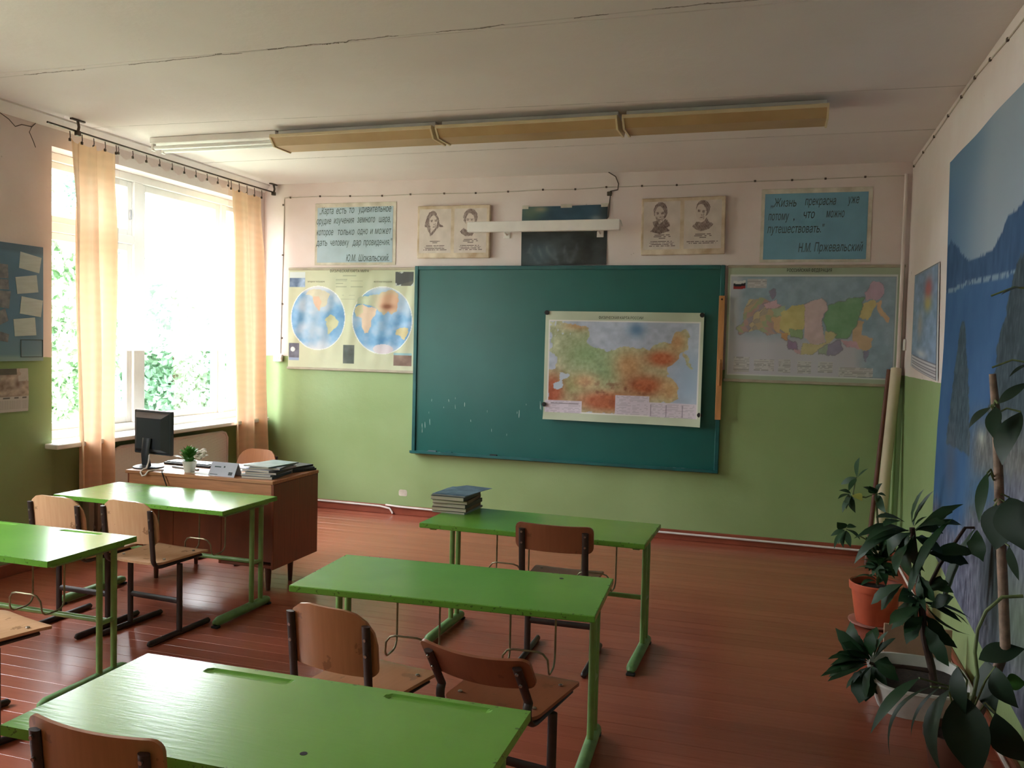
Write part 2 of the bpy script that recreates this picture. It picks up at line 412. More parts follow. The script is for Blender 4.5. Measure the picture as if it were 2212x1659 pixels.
mat('card_print', (188,190,204), 0.7, 0.05, 8)
mat('cover_slate', (78,92,104), 0.4, 0.15, 12)
mat('cover_dark', (40,46,52), 0.4, 0.15, 12)
mat('cover_teal', (124,150,146), 0.45, 0.15, 12)
mat('cover_blue', (108,130,150), 0.35, 0.3, 14, col2=(62,84,104))
mat('cover_brown', (120,98,80), 0.6, 0.2, 12)
mat('pages', (206,194,180), 0.85, 0.12, 3, stretch=(1,1,220))
mat('pot_white', (226,230,222), 0.35, 0.05, 8)
mat('pot_terracotta', (196,92,62), 0.5, 0.1, 8)
mat('saucer_pink', (206,150,140), 0.5)
mat('tub_white', (204,200,194), 0.5, 0.1, 8)
mat('tub_inside', (180,140,116), 0.6, 0.1, 8)
mat('soil', (48,34,26), 0.95, 0.3, 60, bump=0.8, bscale=90)
mat('bark_grey', (142,118,100), 0.8, 0.2, 30, bump=0.5, bscale=60)
mat('bark_dark', (66,46,36), 0.8, 0.2, 30, bump=0.5, bscale=60)
mat('stem_green', (96,110,62), 0.6, 0.2, 20)
mat('radiator_paint', (150,138,124), 0.5, 0.1, 8)
mat('niche_dark', (150,140,126), 0.8, 0.2, 6)
mat('socket_white', (238,234,226), 0.4)
mat('roll_paper', (206,190,164), 0.7, 0.06, 6)
mat('roll_brown', (108,66,52), 0.6, 0.15, 8)
mat('ground_grass', (150,150,134), 0.9, 0.15, 3, col2=(118,132,96))
mat('trunk_bark', (92,76,60), 0.9, 0.3, 12)
ink_material('ink_print', 0.45); ink_material('ink_matte', 0.75, 0.25)
def leaf_material(name, c1, c2, rough=0.35, trans=0.25):
    m, t, N, L, P = nodes(name); P.inputs['Specular IOR Level'].default_value = 0.25; P.inputs['Roughness'].default_value = rough
    tc = N.new('ShaderNodeTexCoord'); n1 = N.new('ShaderNodeTexNoise'); n1.inputs['Scale'].default_value = 9; L.new(tc.outputs['Object'], n1.inputs['Vector'])
    oi = N.new('ShaderNodeObjectInfo')
    c = mixc(t, n1.outputs['Fac'], rgba(c1), rgba(c2)); c = mixc(t, math_node(t, 'MULTIPLY', oi.outputs['Random'], 0.35), c, rgba(c1))
    L.new(c, P.inputs['Base Color'])
    tr = N.new('ShaderNodeBsdfTranslucent'); L.new(c, tr.inputs['Color'])
    mx = N.new('ShaderNodeMixShader'); mx.inputs[0].default_value = trans
    L.new(P.outputs[0], mx.inputs[1]); L.new(tr.outputs[0], mx.inputs[2]); L.new(mx.outputs[0], N['Material Output'].inputs['Surface'])
leaf_material('leaf_ficus', (20,36,24), (34,56,36), 0.48, 0.06)
leaf_material('leaf_croton', (22,46,28), (42,76,42), 0.5, 0.1)
leaf_material('leaf_shrub', (30,58,36), (54,88,52), 0.5, 0.15)
leaf_material('leaf_bright', (64,118,48), (92,148,66), 0.4, 0.25)
leaf_material('leaf_yellow', (150,156,70), (176,176,90), 0.5, 0.3)
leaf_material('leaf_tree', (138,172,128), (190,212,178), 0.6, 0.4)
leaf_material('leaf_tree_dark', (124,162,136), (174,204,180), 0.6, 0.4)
mat('flower_cream', (210,200,184), 0.8)
def glass_material():
    m, t, N, L, P = nodes('window_glass'); N.remove(P)
    tr = N.new('ShaderNodeBsdfTransparent'); tr.inputs['Color'].default_value = (0.96,0.98,0.97,1)
    gl = N.new('ShaderNodeBsdfGlossy'); gl.inputs['Roughness'].default_value = 0.03
    mx = N.new('ShaderNodeMixShader'); mx.inputs[0].default_value = 0.05; L.new(tr.outputs[0], mx.inputs[1]); L.new(gl.outputs[0], mx.inputs[2])
    L.new(mx.outputs[0], N['Material Output'].inputs['Surface'])
glass_material()
def cloth_material(name, col, transp, transl, wave=0.0):
    m, t, N, L, P = nodes(name); N.remove(P)
    g = N.new('ShaderNodeNewGeometry')
    d = N.new('ShaderNodeBsdfDiffuse'); tl = N.new('ShaderNodeBsdfTranslucent'); tp = N.new('ShaderNodeBsdfTransparent')
    n1 = N.new('ShaderNodeTexNoise'); n1.inputs['Scale'].default_value = 5; L.new(g.outputs['Position'], n1.inputs['Vector'])
    wv = N.new('ShaderNodeTexWave'); wv.bands_direction = 'Z'; wv.inputs['Scale'].default_value = 4.5; wv.inputs['Distortion'].default_value = 6; wv.inputs['Detail'].default_value = 2
    L.new(g.outputs['Position'], wv.inputs['Vector'])
    c = mixc(t, math_node(t, 'MULTIPLY', wv.outputs['Fac'], wave), rgba(col), tuple([x*0.86 for x in rgba(col)[:3]]+[1]))
    L.new(c, d.inputs['Color']); L.new(c, tl.inputs['Color'])
    m1 = N.new('ShaderNodeMixShader'); m1.inputs[0].default_value = transl; L.new(d.outputs[0], m1.inputs[1]); L.new(tl.outputs[0], m1.inputs[2])
    m2 = N.new('ShaderNodeMixShader'); m2.inputs[0].default_value = transp; L.new(m1.outputs[0], m2.inputs[1]); L.new(tp.outputs[0], m2.inputs[2])
    L.new(m2.outputs[0], N['Material Output'].inputs['Surface'])
cloth_material('curtain_peach', (236,200,168), 0.01, 0.22, 0.3)
cloth_material('curtain_sheer', (250,250,250), 0.87, 0.6, 0.0)
def perforated_material():
    m, t, N, L, P = nodes('screen_perforated'); P.inputs['Roughness'].default_value = 0.45
    g = N.new('ShaderNodeNewGeometry'); sp = N.new('ShaderNodeSeparateXYZ'); L.new(g.outputs['Position'], sp.inputs[0])
    fy = math_node(t, 'SUBTRACT', math_node(t, 'FRACT', math_node(t, 'MULTIPLY', sp.outputs['Y'], 105)), 0.5)
    fz = math_node(t, 'SUBTRACT', math_node(t, 'FRACT', math_node(t, 'MULTIPLY', sp.outputs['Z'], 105)), 0.5)
    d = math_node(t, 'ADD', math_node(t, 'MULTIPLY', fy, fy), math_node(t, 'MULTIPLY', fz, fz))
    L.new(mixc(t, math_node(t, 'LESS_THAN', d, 0.06), rgba((244,242,238)), rgba((168,158,150))), P.inputs['Base Color'])
perforated_material()

# ================================================================== STRUCTURE
# floor: sub-floor with boards as real pieces
fl = MB().box(-0.35, W+0.2, BACK-0.2, 0.2, -0.12, -0.0222).build('floor', 'joint_dark'); tag(fl, 'reddish-brown painted board floor of the classroom', None, kind='structure')
pb = MB().cbox(0, W, 0, 0.0994, -0.022, 0.0, 0.0012)
pl = pb.build('plank', 'floor_paint', fl); pl.location = (0, BACK, 0)
rng = random.Random(3)
n = int(-BACK/0.1)
for i in range(1, n):
    c = instance(pl, fl, (0, BACK+i*0.1, -rng.random()*0.0006))
# walls
def struct(name, mb, m, label=None, parent=None, **k):
    o = mb.build(name, m, parent, **k); o['kind'] = 'structure'
    if label: o['label'] = label
    return o
struct('wall_front', MB().box(-0.35, W+0.2, 0, 0.2, -0.1, H+0.15), 'wall_paint', 'front wall, white above and green below')
struct('wall_right', MB().box(W, W+0.2, BACK, 0, -0.1, H+0.15), 'wall_paint', 'right wall, white above and green below')
struct('wall_back', MB().box(-0.35, W+0.2, BACK-0.2, BACK, -0.1, H+0.15), 'wall_paint', 'rear wall behind the viewer')
wl = MB(); prev = 0.0
for (a, b) in WIN:
    wl.box(-0.35, 0, b, prev, -0.1, H+0.15); wl.box(-0.35, 0, a, b, WZ1, H+0.15); wl.box(-0.35, -0.13, a, b, -0.1, WZ0-0.03); prev = a
wl.box(-0.35, 0, BACK, prev, -0.1, H+0.15)
struct('wall_left', wl, 'wall_paint', 'left window wall with piers and radiator niches')
# ceiling: precast slabs laid across
ce = MB().box(-0.35, W+0.2, BACK-0.2, 0.2, H+0.05, H+0.2).build('ceiling', 'ceiling_paint'); tag(ce, 'whitewashed slab ceiling with cracked joints', kind='structure')
ys = [0.0, -1.02, -2.15, -3.41, -4.65, -5.85, -7.05, BACK]
for i in range(len(ys)-1):
    d = [0, .002, 0, .003, .001, 0, .002, 0, .001][i]
    MB().cbox(0, W, ys[i+1]+0.0005, ys[i]-0.0005, H+d, H+0.05, 0.0015).build('ceiling_slab', 'ceiling_paint', ce)
struct('trim_1', MB().add([(0.001,BACK,H-0.075),(0.001,0,H-0.075),(0.014,0,H-0.06),(0.014,BACK,H-0.06),(0.055,BACK,H-0.012),(0.055,0,H-0.012),(0.055,BACK,H),(0.055,0,H),(0.001,BACK,H),(0.001,0,H)],
       [(0,1,2,3),(3,2,5,4),(4,5,7,6),(6,7,9,8),(8,9,1,0),(0,3,4,6,8),(1,9,7,5,2)]), 'trim_white', 'white plaster moulding under the ceiling on the window wall')
bbs = lambda: None
struct('baseboard_front', MB().cbox(0, W, -0.022, 0, 0.0, 0.085, 0.004), 'baseboard_paint', 'brown painted skirting below the blackboard')
struct('baseboard_right', MB().cbox(W-0.022, W, BACK, -0.022, 0.0, 0.085, 0.004), 'baseboard_paint', 'brown painted skirting along the right wall')
bl = MB(); prev = -0.022
for (a, b) in WIN: bl.cbox(0, 0.022, b, prev, 0, 0.085, 0.004); prev = a
bl.cbox(0, 0.022, BACK, prev, 0, 0.085, 0.004)
struct('baseboard_left', bl, 'baseboard_paint', 'brown painted skirting below the window wall')

# windows: white wooden frames, panes, sills
def window(idx, a, b, label):
    root = thing('window_%d' % idx, label, None, (-0.2, 0, 0)); root['kind'] = 'structure'
    s = b-a; z0, z1 = WZ0, WZ1
    fr = MB().cbox(-0.05, 0.05, a, a+0.06, z0, z1, 0.004).cbox(-0.05, 0.05, b-0.06, b, z0, z1, 0.004).cbox(-0.05, 0.05, a+0.06, b-0.06, z0, z0+0.07, 0.004).cbox(-0.05, 0.05, a+0.06, b-0.06, z1-0.06, z1, 0.004)
    fr.build('window_frame', 'frame_white', root)
    m1 = a+s*0.415; m2 = a+s*0.865
    for c, w in ((m1, 0.10), (m2, 0.07)): MB().cbox(-0.045, 0.045, c-w/2, c+w/2, z0+0.07, z1-0.06, 0.004).build('mullion', 'frame_white', root)
    def sash(y0, y1, zz0, zz1, w=0.055, x=0.0):
        sh = MB().cbox(x-0.022, x+0.022, y0, y0+w, zz0, zz1, 0.004).cbox(x-0.022, x+0.022, y1-w, y1, zz0, zz1, 0.004).cbox(x-0.022, x+0.022, y0+w, y1-w, zz0, zz0+w, 0.004).cbox(x-0.022, x+0.022, y0+w, y1-w, zz1-w, zz1, 0.004)
        so = sh.build('sash', 'frame_white', root)
        MB().box(x-0.003, x+0.003, y0+w-0.005, y1-w+0.005, zz0+w-0.005, zz1-w+0.005).build('pane', 'window_glass', so)
        return so
    tz = z0+(z1-z0)*0.745
    MB().cbox(-0.045, 0.045, a+0.06, m1-0.05, tz-0.035, tz+0.035, 0.004).build('transom', 'frame_white', root)
    sash(a+0.06, m1-0.05, z0+0.07, tz-0.035); sv = sash(a+0.06, m1-0.05, tz+0.035, z1-0.06, 0.05)
    MB().cbox(0.022, 0.04, m1-0.085, m1-0.07, tz+0.16, tz+0.24, 0.003).build('latch', 'rod_steel', sv)
    sash(m1+0.05, m2-0.035, z0+0.07, z1-0.06); sash(m2+0.035, b-0.06, z0+0.07, z1-0.06, 0.04)
    MB().cbox(-0.145, 0.31, a-0.06, b+0.045, z0-0.028, z0+0.008, 0.006).build('window_sill', 'sill_white', root)
    return root
window(1, *WIN[0], 'tall white wooden window beside the blackboard wall')
window(2, *WIN[1], 'tall white wooden window beyond the left edge of the picture')

# ================================================================== radiators, screen, curtains
def radiator(y0, y1, label):
    r = thing('radiator', label, 'radiator', (-0.06, y0, 0.0), group='radiators under the windows'); k = int((y1-y0)/0.085)
    sec = None
    for i in range(k):
        y = 0.04+i*0.085
        if sec is None:
            sec = MB().sweep([(0,y,0.12),(0,y,0.16),(0,y,0.66),(0,y,0.70)], [0.02,0.045,0.045,0.02], [0.02,0.036,0.036,0.02], side=(1,0,0), n=8).build('section', 'radiator_paint', r, smooth=True)
            MB().sweep([(0,0,0.16),(0,k*0.085,0.16)], 0.018, n=8).sweep([(0,0,0.66),(0,k*0.085,0.66)], 0.018, n=8).build('manifold', 'radiator_paint', r)
            [MB().box(-0.02,0.02,q,q+0.02,0,0.13).build('bracket', 'radiator_paint', r) for q in (0.03, k*0.085-0.05)]
        else: instance(sec, r, (0, i*0.085, 0))
    return r
radiator(-2.20, -0.62, 'grey ribbed radiator behind the perforated screen')
sc = thing('radiator_screen', 'white perforated metal screen leaning under the window behind the desk', 'screen', (0.035, -2.01, 0.0))
MB().slab(1.40, 0.64, 0.05, 0.02, 0.004, lambda a, b: 0, 4, 4, place=lambda a, b, c: (c, a+0.70, b+0.43)).build('panel', 'screen_perforated', sc)
rim = [(0.0,0.0,0.11),(0.0,0.0,0.70),(0.0,0.03,0.745),(0.0,0.07,0.757),(0.0,1.33,0.757),(0.0,1.37,0.745),(0.0,1.40,0.70),(0.0,1.40,0.11),(0.0,0.0,0.11)]
MB().sweep(rim, 0.012, n=8).build('rim', 'lamp_white', sc, smooth=True)
for y in (0.1, 1.3): MB().cbox(-0.015, 0.015, y-0.02, y+0.02, 0, 0.12, 0.003).build('leg', 'lamp_white', sc)

# curtain rod with brackets, hooks
ROD_X, ROD_Z = 0.13, 3.015
rod = thing('curtain_rod', 'thin dark steel curtain rod on ceiling brackets above the window', 'curtain rod', (ROD_X, 0, ROD_Z))
MB().sweep([(0,-2.72,0.0),(0,-1.6,-0.006),(0,-0.8,-0.006),(0,-0.02,0.0)], 0.007, n=8).build('rod', 'rod_steel', rod, smooth=True)
for y in (-2.46, -0.05):
    MB().cbox(-0.012,0.012,y-0.06,y+0.06,H-ROD_Z-0.012,H-ROD_Z-0.001,0.002).sweep([(0,y,H-ROD_Z-0.01),(0.01,y,0.03),(0,y,-0.012)], 0.011, 0.007, n=8).cbox(-0.016,0.016,y-0.018,y+0.018,-0.03,0.004,0.004).build('bracket', 'rod_steel', rod)
def curtain(name, label, y_top, y_bot, z0, z1, folds, amp, ph, mname, x0=0.13, cat='curtain', scallop=0.0, nz=26, hooks=0, xdepth=0.0):
    t = thing(name, label, cat, (x0, 0, 0)); ny = 90
    mb = MB(); (a0, a1), (b0, b1) = y_top, y_bot; vs = []; fs = []
    for j in range(nz+1):
        s = j/nz
        for i in range(ny+1):
            u = i/ny
            y = (a0+(a1-a0)*u)*(1-s)+(b0+(b1-b0)*u)*s
            ztop = z1-scallop*abs(sin(pi*u*hooks))**0.8 if hooks else z1
            z = ztop*(1-s)+z0*s
            am = amp*(0.35+0.65*min(1, s*5))
            x = am*sin(2*pi*folds*u+ph+0.5*sin(2.2*s+u*3))+0.35*am*sin(2*pi*folds*2.3*u+1.3+ph*2)+0.15*am*sin(9*s+5*u)
            vs.append((x, y, z))
    for j in range(nz):
        for i in range(ny): k = j*(ny+1)+i; fs.append((k, k+1, k+ny+2, k+ny+1))
    mb.add(vs, fs); o = mb.build('cloth', mname, t, smooth=True)
    for k in range(hooks+1):
        y = a0+(a1-a0)*k/hooks
        MB().sweep([(0,y,z1-0.012),(0.004,y,z1+0.01),(0,y,ROD_Z-0.0135)], 0.0035, n=6).cbox(-0.006,0.006,y-0.008,y+0.008,z1-0.022,z1-0.002,0.002).build('hook', 'rod_steel', t)
    return t
curtain('curtain', 'peach curtain gathered at the left side of the window', (-2.53,-2.10), (-2.46,-2.13), 0.50, 2.955, 2.4, 0.045, 0.6, 'curtain_peach', scallop=0.028, hooks=4)
curtain('curtain', 'peach curtain gathered at the right side of the window by the corner', (-0.71,-0.24), (-0.60,-0.10), 0.46, 2.945, 2.2, 0.04, 2.0, 'curtain_peach', scallop=0.02, hooks=4, x0=0.125)
curtain('net_curtain', 'sheer white net curtain hanging in the window between the peach curtains', (-2.06,-0.74), (-2.08,-0.72), 1.495, 2.965, 9, 0.012, 0.4, 'curtain_sheer', x0=0.115, scallop=0.045, hooks=9, nz=20)
curtain('curtain', 'unseen peach curtain added at the far side of the second window to dim it', (-4.36,-4.02), (-4.36,-4.02), 0.46, 2.95, 2.2, 0.04, 1.0, 'curtain_peach', scallop=0.02, hooks=4)  # out of view, added to weaken daylight from the second window
curtain('curtain', 'unseen peach curtain added at the near side of the second window to dim it', (-6.43,-6.10), (-6.43,-6.10), 0.46, 2.95, 2.2, 0.04, 2.6, 'curtain_peach', scallop=0.02, hooks=4)  # its unseen partner, added to narrow the light the second window lets in
curtain('net_curtain', 'unseen sheer white net curtain added to soften light from the second window', (-6.06,-4.40), (-6.06,-4.40), 1.495, 2.965, 9, 0.012, 0.4, 'curtain_sheer', x0=0.115, scallop=0.045, hooks=9, nz=20)  # unseen net, added to hold back some second-window light
rod2 = copy_tree(rod); rod2.location = (ROD_X, -3.92, ROD_Z); rod2['label'] = 'steel curtain rod above the second window, out of the picture'
# ================================================================== SCHOOL TABLES
def groove_top(L_, D_, th, zt, grooves):
    """table top with pen troughs pressed into the far edge"""
    xs = sorted(set([round(-L_/2+L_*i/150, 5) for i in range(151)])); ysn = [round(-D_/2+D_*j/18, 5) for j in range(19)] + [round(D_/2-0.075+0.005*k, 5) for k in range(14)]
    ysn = sorted(set(ysn)); vs = []; fs = []
    for y in ysn:
        for x in xs:
            z = zt
            for (gx0, gx1, gy, gw) in grooves:
                q = max(gx0+gw-x, x-(gx1-gw), 0); d = math.hypot(q, y-gy)/gw
                if d < 1: z = min(z, zt-0.007*(1-d*d)**0.5)
            vs.append((x, y, z))
    nx = len(xs); ny = len(ysn)
    for j in range(ny-1):
        for i in range(nx-1): fs.append((j*nx+i, j*nx+i+1, (j+1)*nx+i+1, (j+1)*nx+i))
    o = len(vs); ring = [i for i in range(nx)]+[j*nx+nx-1 for j in range(1, ny)]+[(ny-1)*nx+i for i in range(nx-2, -1, -1)]+[j*nx for j in range(ny-2, 0, -1)]
    for r in ring: vs.append((vs[r][0], vs[r][1], zt-th))
    m = len(ring)
    for k in range(m): fs.append((ring[k], o+k, o+(k+1) % m, ring[(k+1) % m]))
    fs.append(tuple(o+k for k in reversed(range(m))))
    return MB().add(vs, fs)
TL, TD, TZ, TT = 1.2, 0.52, 0.661, 0.026
def school_table(label, loc, rz, grooves=None, hole=None, crossbar=True):
    t = thing('school_table', label, 'table', loc, rz, group='green two-seat school tables')
    if grooves: groove_top(TL, TD, TT, TZ, grooves).build('tabletop', 'table_green', t)
    else: MB().cbox(-TL/2, TL/2, -TD/2, TD/2, TZ-TT, TZ, 0.003).build('tabletop', 'table_green', t)
    if hole: MB().lathe([(0.009,0),(0.009,0.0006)], 12, c=(hole[0],hole[1],TZ)).build('knot_hole', 'rubber_dark', t)
    for s in (-1, 1):
        x = s*0.547
        for y in (0.083, 0.172): MB().sweep([(x,y,0.04),(x,y,TZ-TT)], 0.0145, n=12).build('post', 'metal_green', t, smooth=True)
        ft = MB().sweep([(x,-0.25,0.020),(x,-0.243,0.028),(x,-0.22,0.032),(x,0.22,0.032),(x,0.243,0.028),(x,0.25,0.020)], [0.016,0.022,0.026,0.026,0.022,0.016], [0.012,0.02,0.026,0.026,0.02,0.012], side=(1,0,0), n=12).build('foot', 'foot_green', t, smooth=True)
        MB().sweep([(x,0.09,0.285),(x,0.165,0.285)], 0.012, n=10).build('brace', 'metal_green', t, smooth=True)
        MB().cbox(x-0.02, x+0.02, -0.2, 0.22, TZ-TT-0.02, TZ-TT, 0.004).build('bearer', 'metal_green', t)
        MB().cbox(x-0.022, x+0.022, -0.258, -0.225, 0.0, 0.012, 0.003).build('rubber_pad', 'rubber_dark', ft)
        MB().cbox(x-0.022, x+0.022, 0.225, 0.258, 0.0, 0.012, 0.003).build('rubber_pad', 'rubber_dark', ft)
    if crossbar: MB().sweep([(-0.547,0.128,0.285),(0.547,0.128,0.285)], 0.0135, n=10).build('crossbar', 'metal_green', t, smooth=True)
    for hx in (-0.165, 0.315):
        p = [(hx-0.092,0.02,TZ-TT)]
        p += [(hx-0.092,0.02,0.42)] + [(hx-0.092,0.02-0.04+0.04*cos(a),0.40-0.04*sin(a)) for a in (0.3,0.7,1.1,1.5)] + [(hx-0.092,-0.075,0.36)] + [(hx-0.092,-0.075-0.03*sin(a),0.39-0.03*cos(a)) for a in (0.4,0.9,1.4)] + [(hx-0.088,-0.108,0.425),(hx-0.07,-0.112,0.448),(hx-0.045,-0.114,0.455)]
        q = [(2*hx-a, b, c) for (a, b, c) in reversed(p)]
        MB().sweep(p+q, 0.0042, n=7).build('bag_hook', 'wire_steel', t, smooth=True)
    return t
school_table('green school table beside the teacher desk, glossy with window reflections', (1.3505,-3.034,0), -0.023)
school_table('green school table at the left edge of the picture, mostly cut off', (1.339,-4.219,0), -0.008, [(-0.34,-0.10,0.222,0.016),(0.18,0.42,0.222,0.016)])
school_table('green school table nearest the blackboard carrying the pile of old books', (3.645,-2.888,0), -0.018)
school_table('green school table in the middle with chipped edge and knot hole', (3.627,-4.1135,0), 0.058, hole=(0.394,0.187), crossbar=False)
school_table('large foreground green school table with two pen grooves', (3.6494,-5.4449,0), 0.012, [(-0.357,-0.08,0.212,0.018),(0.205,0.50,0.222,0.018)], hole=(0.165,-0.143))

# ================================================================== SCHOOL CHAIRS
def chair(label, loc, rz, kind, wood, recline=0.10, seat_z=0.42, group='plywood school chairs', spread=0.172, drop=0.0):
    t = thing('school_chair', label, 'chair', loc, rz, group=group)
    for s in (-1, 1):
        x = s*spread
        MB().sweep([(x,-0.245,0.012),(x,-0.235,0.016),(x,0.205,0.016),(x,0.215,0.012)], [0.008,0.014,0.014,0.008], [0.008,0.016,0.016,0.008], side=(1,0,0), n=10).build('runner', 'frame_brown', t, smooth=True)
        MB().sweep([(x,-0.02,0.02),(x,-0.02,seat_z-0.03)], 0.017, 0.013, side=(1,0,0), n=12).build('leg', 'frame_brown', t, smooth=True)
        # seat rail that bends up into the back upright
        xr = s*(spread-0.012); L2 = 0.305-drop; z0 = seat_z-0.0195; yb = -0.175; r = 0.055
        ang = pi/2+recline
        path = [(xr,0.15,z0),(xr,0.0,z0),(xr,yb+0.03,z0)]
        path += [(xr, yb+0.03-r*sin(a), z0+r*(1-cos(a))) for a in [ang*k/6 for k in range(1, 7)]]
        ey, ez = path[-1][1], path[-1][2]
        path += [(xr, ey-(L2-r)*sin(recline)*q, ez+(L2-r)*cos(recline)*q) for q in (0.5, 1.0)]
        MB().sweep(path, 0.0165, 0.009, side=(1,0,0), n=12).build('back_upright', 'frame_brown', t, smooth=True)
    MB().sweep([(-spread,-0.02,0.185),(spread,-0.02,0.185)], 0.010, 0.016, side=(0,1,0), n=10).build('stretcher', 'frame_brown', t, smooth=True)
    # seat
    seat = MB().slab(0.345, 0.385, 0.035, 0.05, 0.012, lambda a, b: 0.004*(abs(a)/0.17)**2-0.012*max(0, (b-0.13)/0.06)**2*0.6, 14, 12,
              place=lambda a, b, c: (a, b+0.015, seat_z-0.004+c), w2=0.375).build('seat', wood, t, smooth=True)
    for (bx, by) in ((-0.14,0.12),(0.14,0.12),(-0.14,-0.10),(0.14,-0.10)):
        MB().lathe([(0.008,0),(0.008,0.003),(0.005,0.005)], 10, c=(bx,by,seat_z+0.007)).build('bolt', 'bolt_steel', seat, smooth=True)
    # backrest plate fixed in front of the uprights
    hb, w, rt, rb = (0.225, 0.375, 0.115, 0.03) if kind == 'tall' else (0.135, 0.395, 0.03, 0.03)
    off = (0.215 if kind == 'tall' else 0.245)-drop
    py, pz = ey, ez; dy, dz = -sin(recline), cos(recline)
    base = off-r+0.02
    def pb(a, b, c):
        d = base+b; k = 0.055*(a/(w/2))**2
        n_y, n_z = cos(recline), sin(recline)
        cc = c-0.006+k*0.52
        return (a, py+dy*d+n_y*cc, pz+dz*d+n_z*cc)
    bkr = MB().slab(w, hb, rt, rb, 0.010, lambda a, b: 0.0, 18, 8, place=pb).build('backrest', wood, t, smooth=True)
    for s in (-1, 1):
        for dd in (-0.03, 0.025):
            p = pb(s*(spread-0.012), dd, 0); p = (p[0], p[1]-0.022*cos(recline), p[2]-0.022*sin(recline))
            MB().sweep([p, (p[0], p[1]-0.005*cos(recline), p[2]-0.005*sin(recline))], 0.0055, n=9).build('bolt', 'bolt_steel', bkr, smooth=True)
    return t
chair('light plywood chair with rounded back at left behind the glossy table', (1.17,-3.47,0), R(-1), 'tall', 'plywood_light')
chair('light plywood chair with rounded back, beside the glossy table right end', (1.61,-3.42,0), R(-4), 'tall', 'plywood_light')
chair('plywood chair with tall rounded back in front of the middle table', (3.455,-4.55,0), R(-10), 'tall', 'plywood_mid', seat_z=0.395)
chair('brown chair with low tipped-back backrest between the two nearest tables', (3.985,-4.515,0), R(-9), 'low', 'plywood_dark', recline=0.58, drop=0.085)
chair('dark brown low-backed chair at the table nearest the blackboard', (3.80,-3.03,0), R(1), 'low', 'plywood_dark')
chair('low-backed plywood chair at the bottom left in front of foreground table', (3.365,-5.53,0), R(-2), 'low', 'plywood_mid', seat_z=0.40)
chair('plywood chair whose seat corner shows at the left edge', (1.81,-4.70,0), R(-14), 'low', 'plywood_light')

# ================================================================== TEACHER DESK
DX0, DX1, DY0, DY1, DZ = 0.71, 1.83, -2.63, -2.08, 0.72
d = thing('teacher_desk', 'brown veneered teacher desk on tapered legs below the window', 'desk', (DX0, DY0, 0)); dw, dd = DX1-DX0, DY1-DY0
MB().cbox(-0.01, dw+0.0, -0.012, dd, DZ-0.022, DZ, 0.003).build('desktop', 'desk_apron', d)
MB().cbox(0.012, dw-0.018, 0.0, 0.016, DZ-0.115, DZ-0.022, 0.002).build('apron', 'desk_apron', d)
MB().cbox(dw-0.018, dw, 0.0, dd-0.01, 0.155, DZ-0.022, 0.002).build('side_panel', 'desk_veneer', d)
for (a, b) in ((0.012,0.36),(0.362,0.73),(0.732,dw-0.018)): MB().cbox(a, b, 0.006, 0.018, 0.20, DZ-0.115, 0.002).build('modesty_panel', 'desk_veneer', d)
MB().cbox(0.0, 0.012, 0.0, dd-0.01, 0.20, DZ-0.022, 0.002).build('side_panel', 'desk_veneer', d)
MB().cbox(dw-0.42, dw-0.40, 0.02, dd-0.01, 0.155, DZ-0.022, 0.002).build('pedestal_side', 'desk_veneer', d)
MB().cbox(dw-0.40, dw-0.018, 0.02, dd-0.03, 0.155, 0.175, 0.002).build('pedestal_floor', 'desk_veneer', d)
for k in range(3):
    dr = MB().cbox(dw-0.398, dw-0.02, dd-0.03, dd-0.012, 0.18+k*0.175, 0.35+k*0.175, 0.003).build('drawer', 'desk_veneer', d)
    MB().cbox(dw-0.26, dw-0.16, dd-0.012, dd+0.012, 0.26+k*0.175, 0.272+k*0.175, 0.003).build('handle', 'bolt_steel', dr)
for (x, y) in ((dw-0.08,0.07),(dw-0.08,0.33),(0.20,0.04),(0.20,0.45),(dw-0.38,0.45)):
    MB().sweep([(x,y,0.0),(x,y,0.16 if x > 0.3 else 0.205)], [0.013,0.022], n=10).build('leg', 'desk_leg', d, smooth=True)
MB().cbox(0.012, 0.24, 0.02, dd-0.02, 0.195, 0.21, 0.002).build('rail', 'desk_leg', d)
# teacher chair behind the desk, back towards the front wall
chair('plywood teacher chair standing behind the desk, facing the class', (1.05,-1.90,0), R(172), 'tall', 'plywood_mid', group='plywood school chairs', seat_z=0.44, recline=0.14)

# ---- things on the desk
mo = thing('computer_monitor', 'dark grey flat monitor turned away on the teacher desk', 'monitor', (0.765,-2.46,DZ), R(-10))
MB().cbox(-0.18,0.18,0.0,0.028,0.085,0.385,0.006).build('bezel', 'monitor_black', mo)
MB().add([(-0.165,0,0.10),(0.165,0,0.10),(0.165,0,0.37),(-0.165,0,0.37),(-0.12,-0.035,0.125),(0.12,-0.035,0.125),(0.12,-0.035,0.335),(-0.12,-0.035,0.335)],[(0,1,2,3),(4,7,6,5),(0,4,5,1),(1,5,6,2),(2,6,7,3),(3,7,4,0)]).build('back_shell', 'monitor_black', mo)
MB().box(-0.165,0.165,0.0281,0.0290,0.105,0.37).build('screen', 'keyboard_black', mo)
MB().sweep([(0,-0.045,0.012),(0,-0.06,0.10),(0,-0.045,0.20)], [0.045,0.035,0.04], [0.014,0.012,0.012], side=(1,0,0), n=12).build('stand', 'monitor_black', mo, smooth=True)
MB().lathe([(0.10,0),(0.10,0.008),(0.085,0.014),(0.03,0.018)], 28, c=(0,-0.03,0)).build('base', 'monitor_black', mo, smooth=True)
lettering('DELL', mo, 'monitor_logo', (-0.075,-0.012,0.345), (1,0,0), (0,0,1), width=0.07, size=0.022, out=0.002)
kb = thing('keyboard', 'black keyboard lying behind the monitor stand', 'keyboard', (0.95,-2.27,DZ), R(-4))
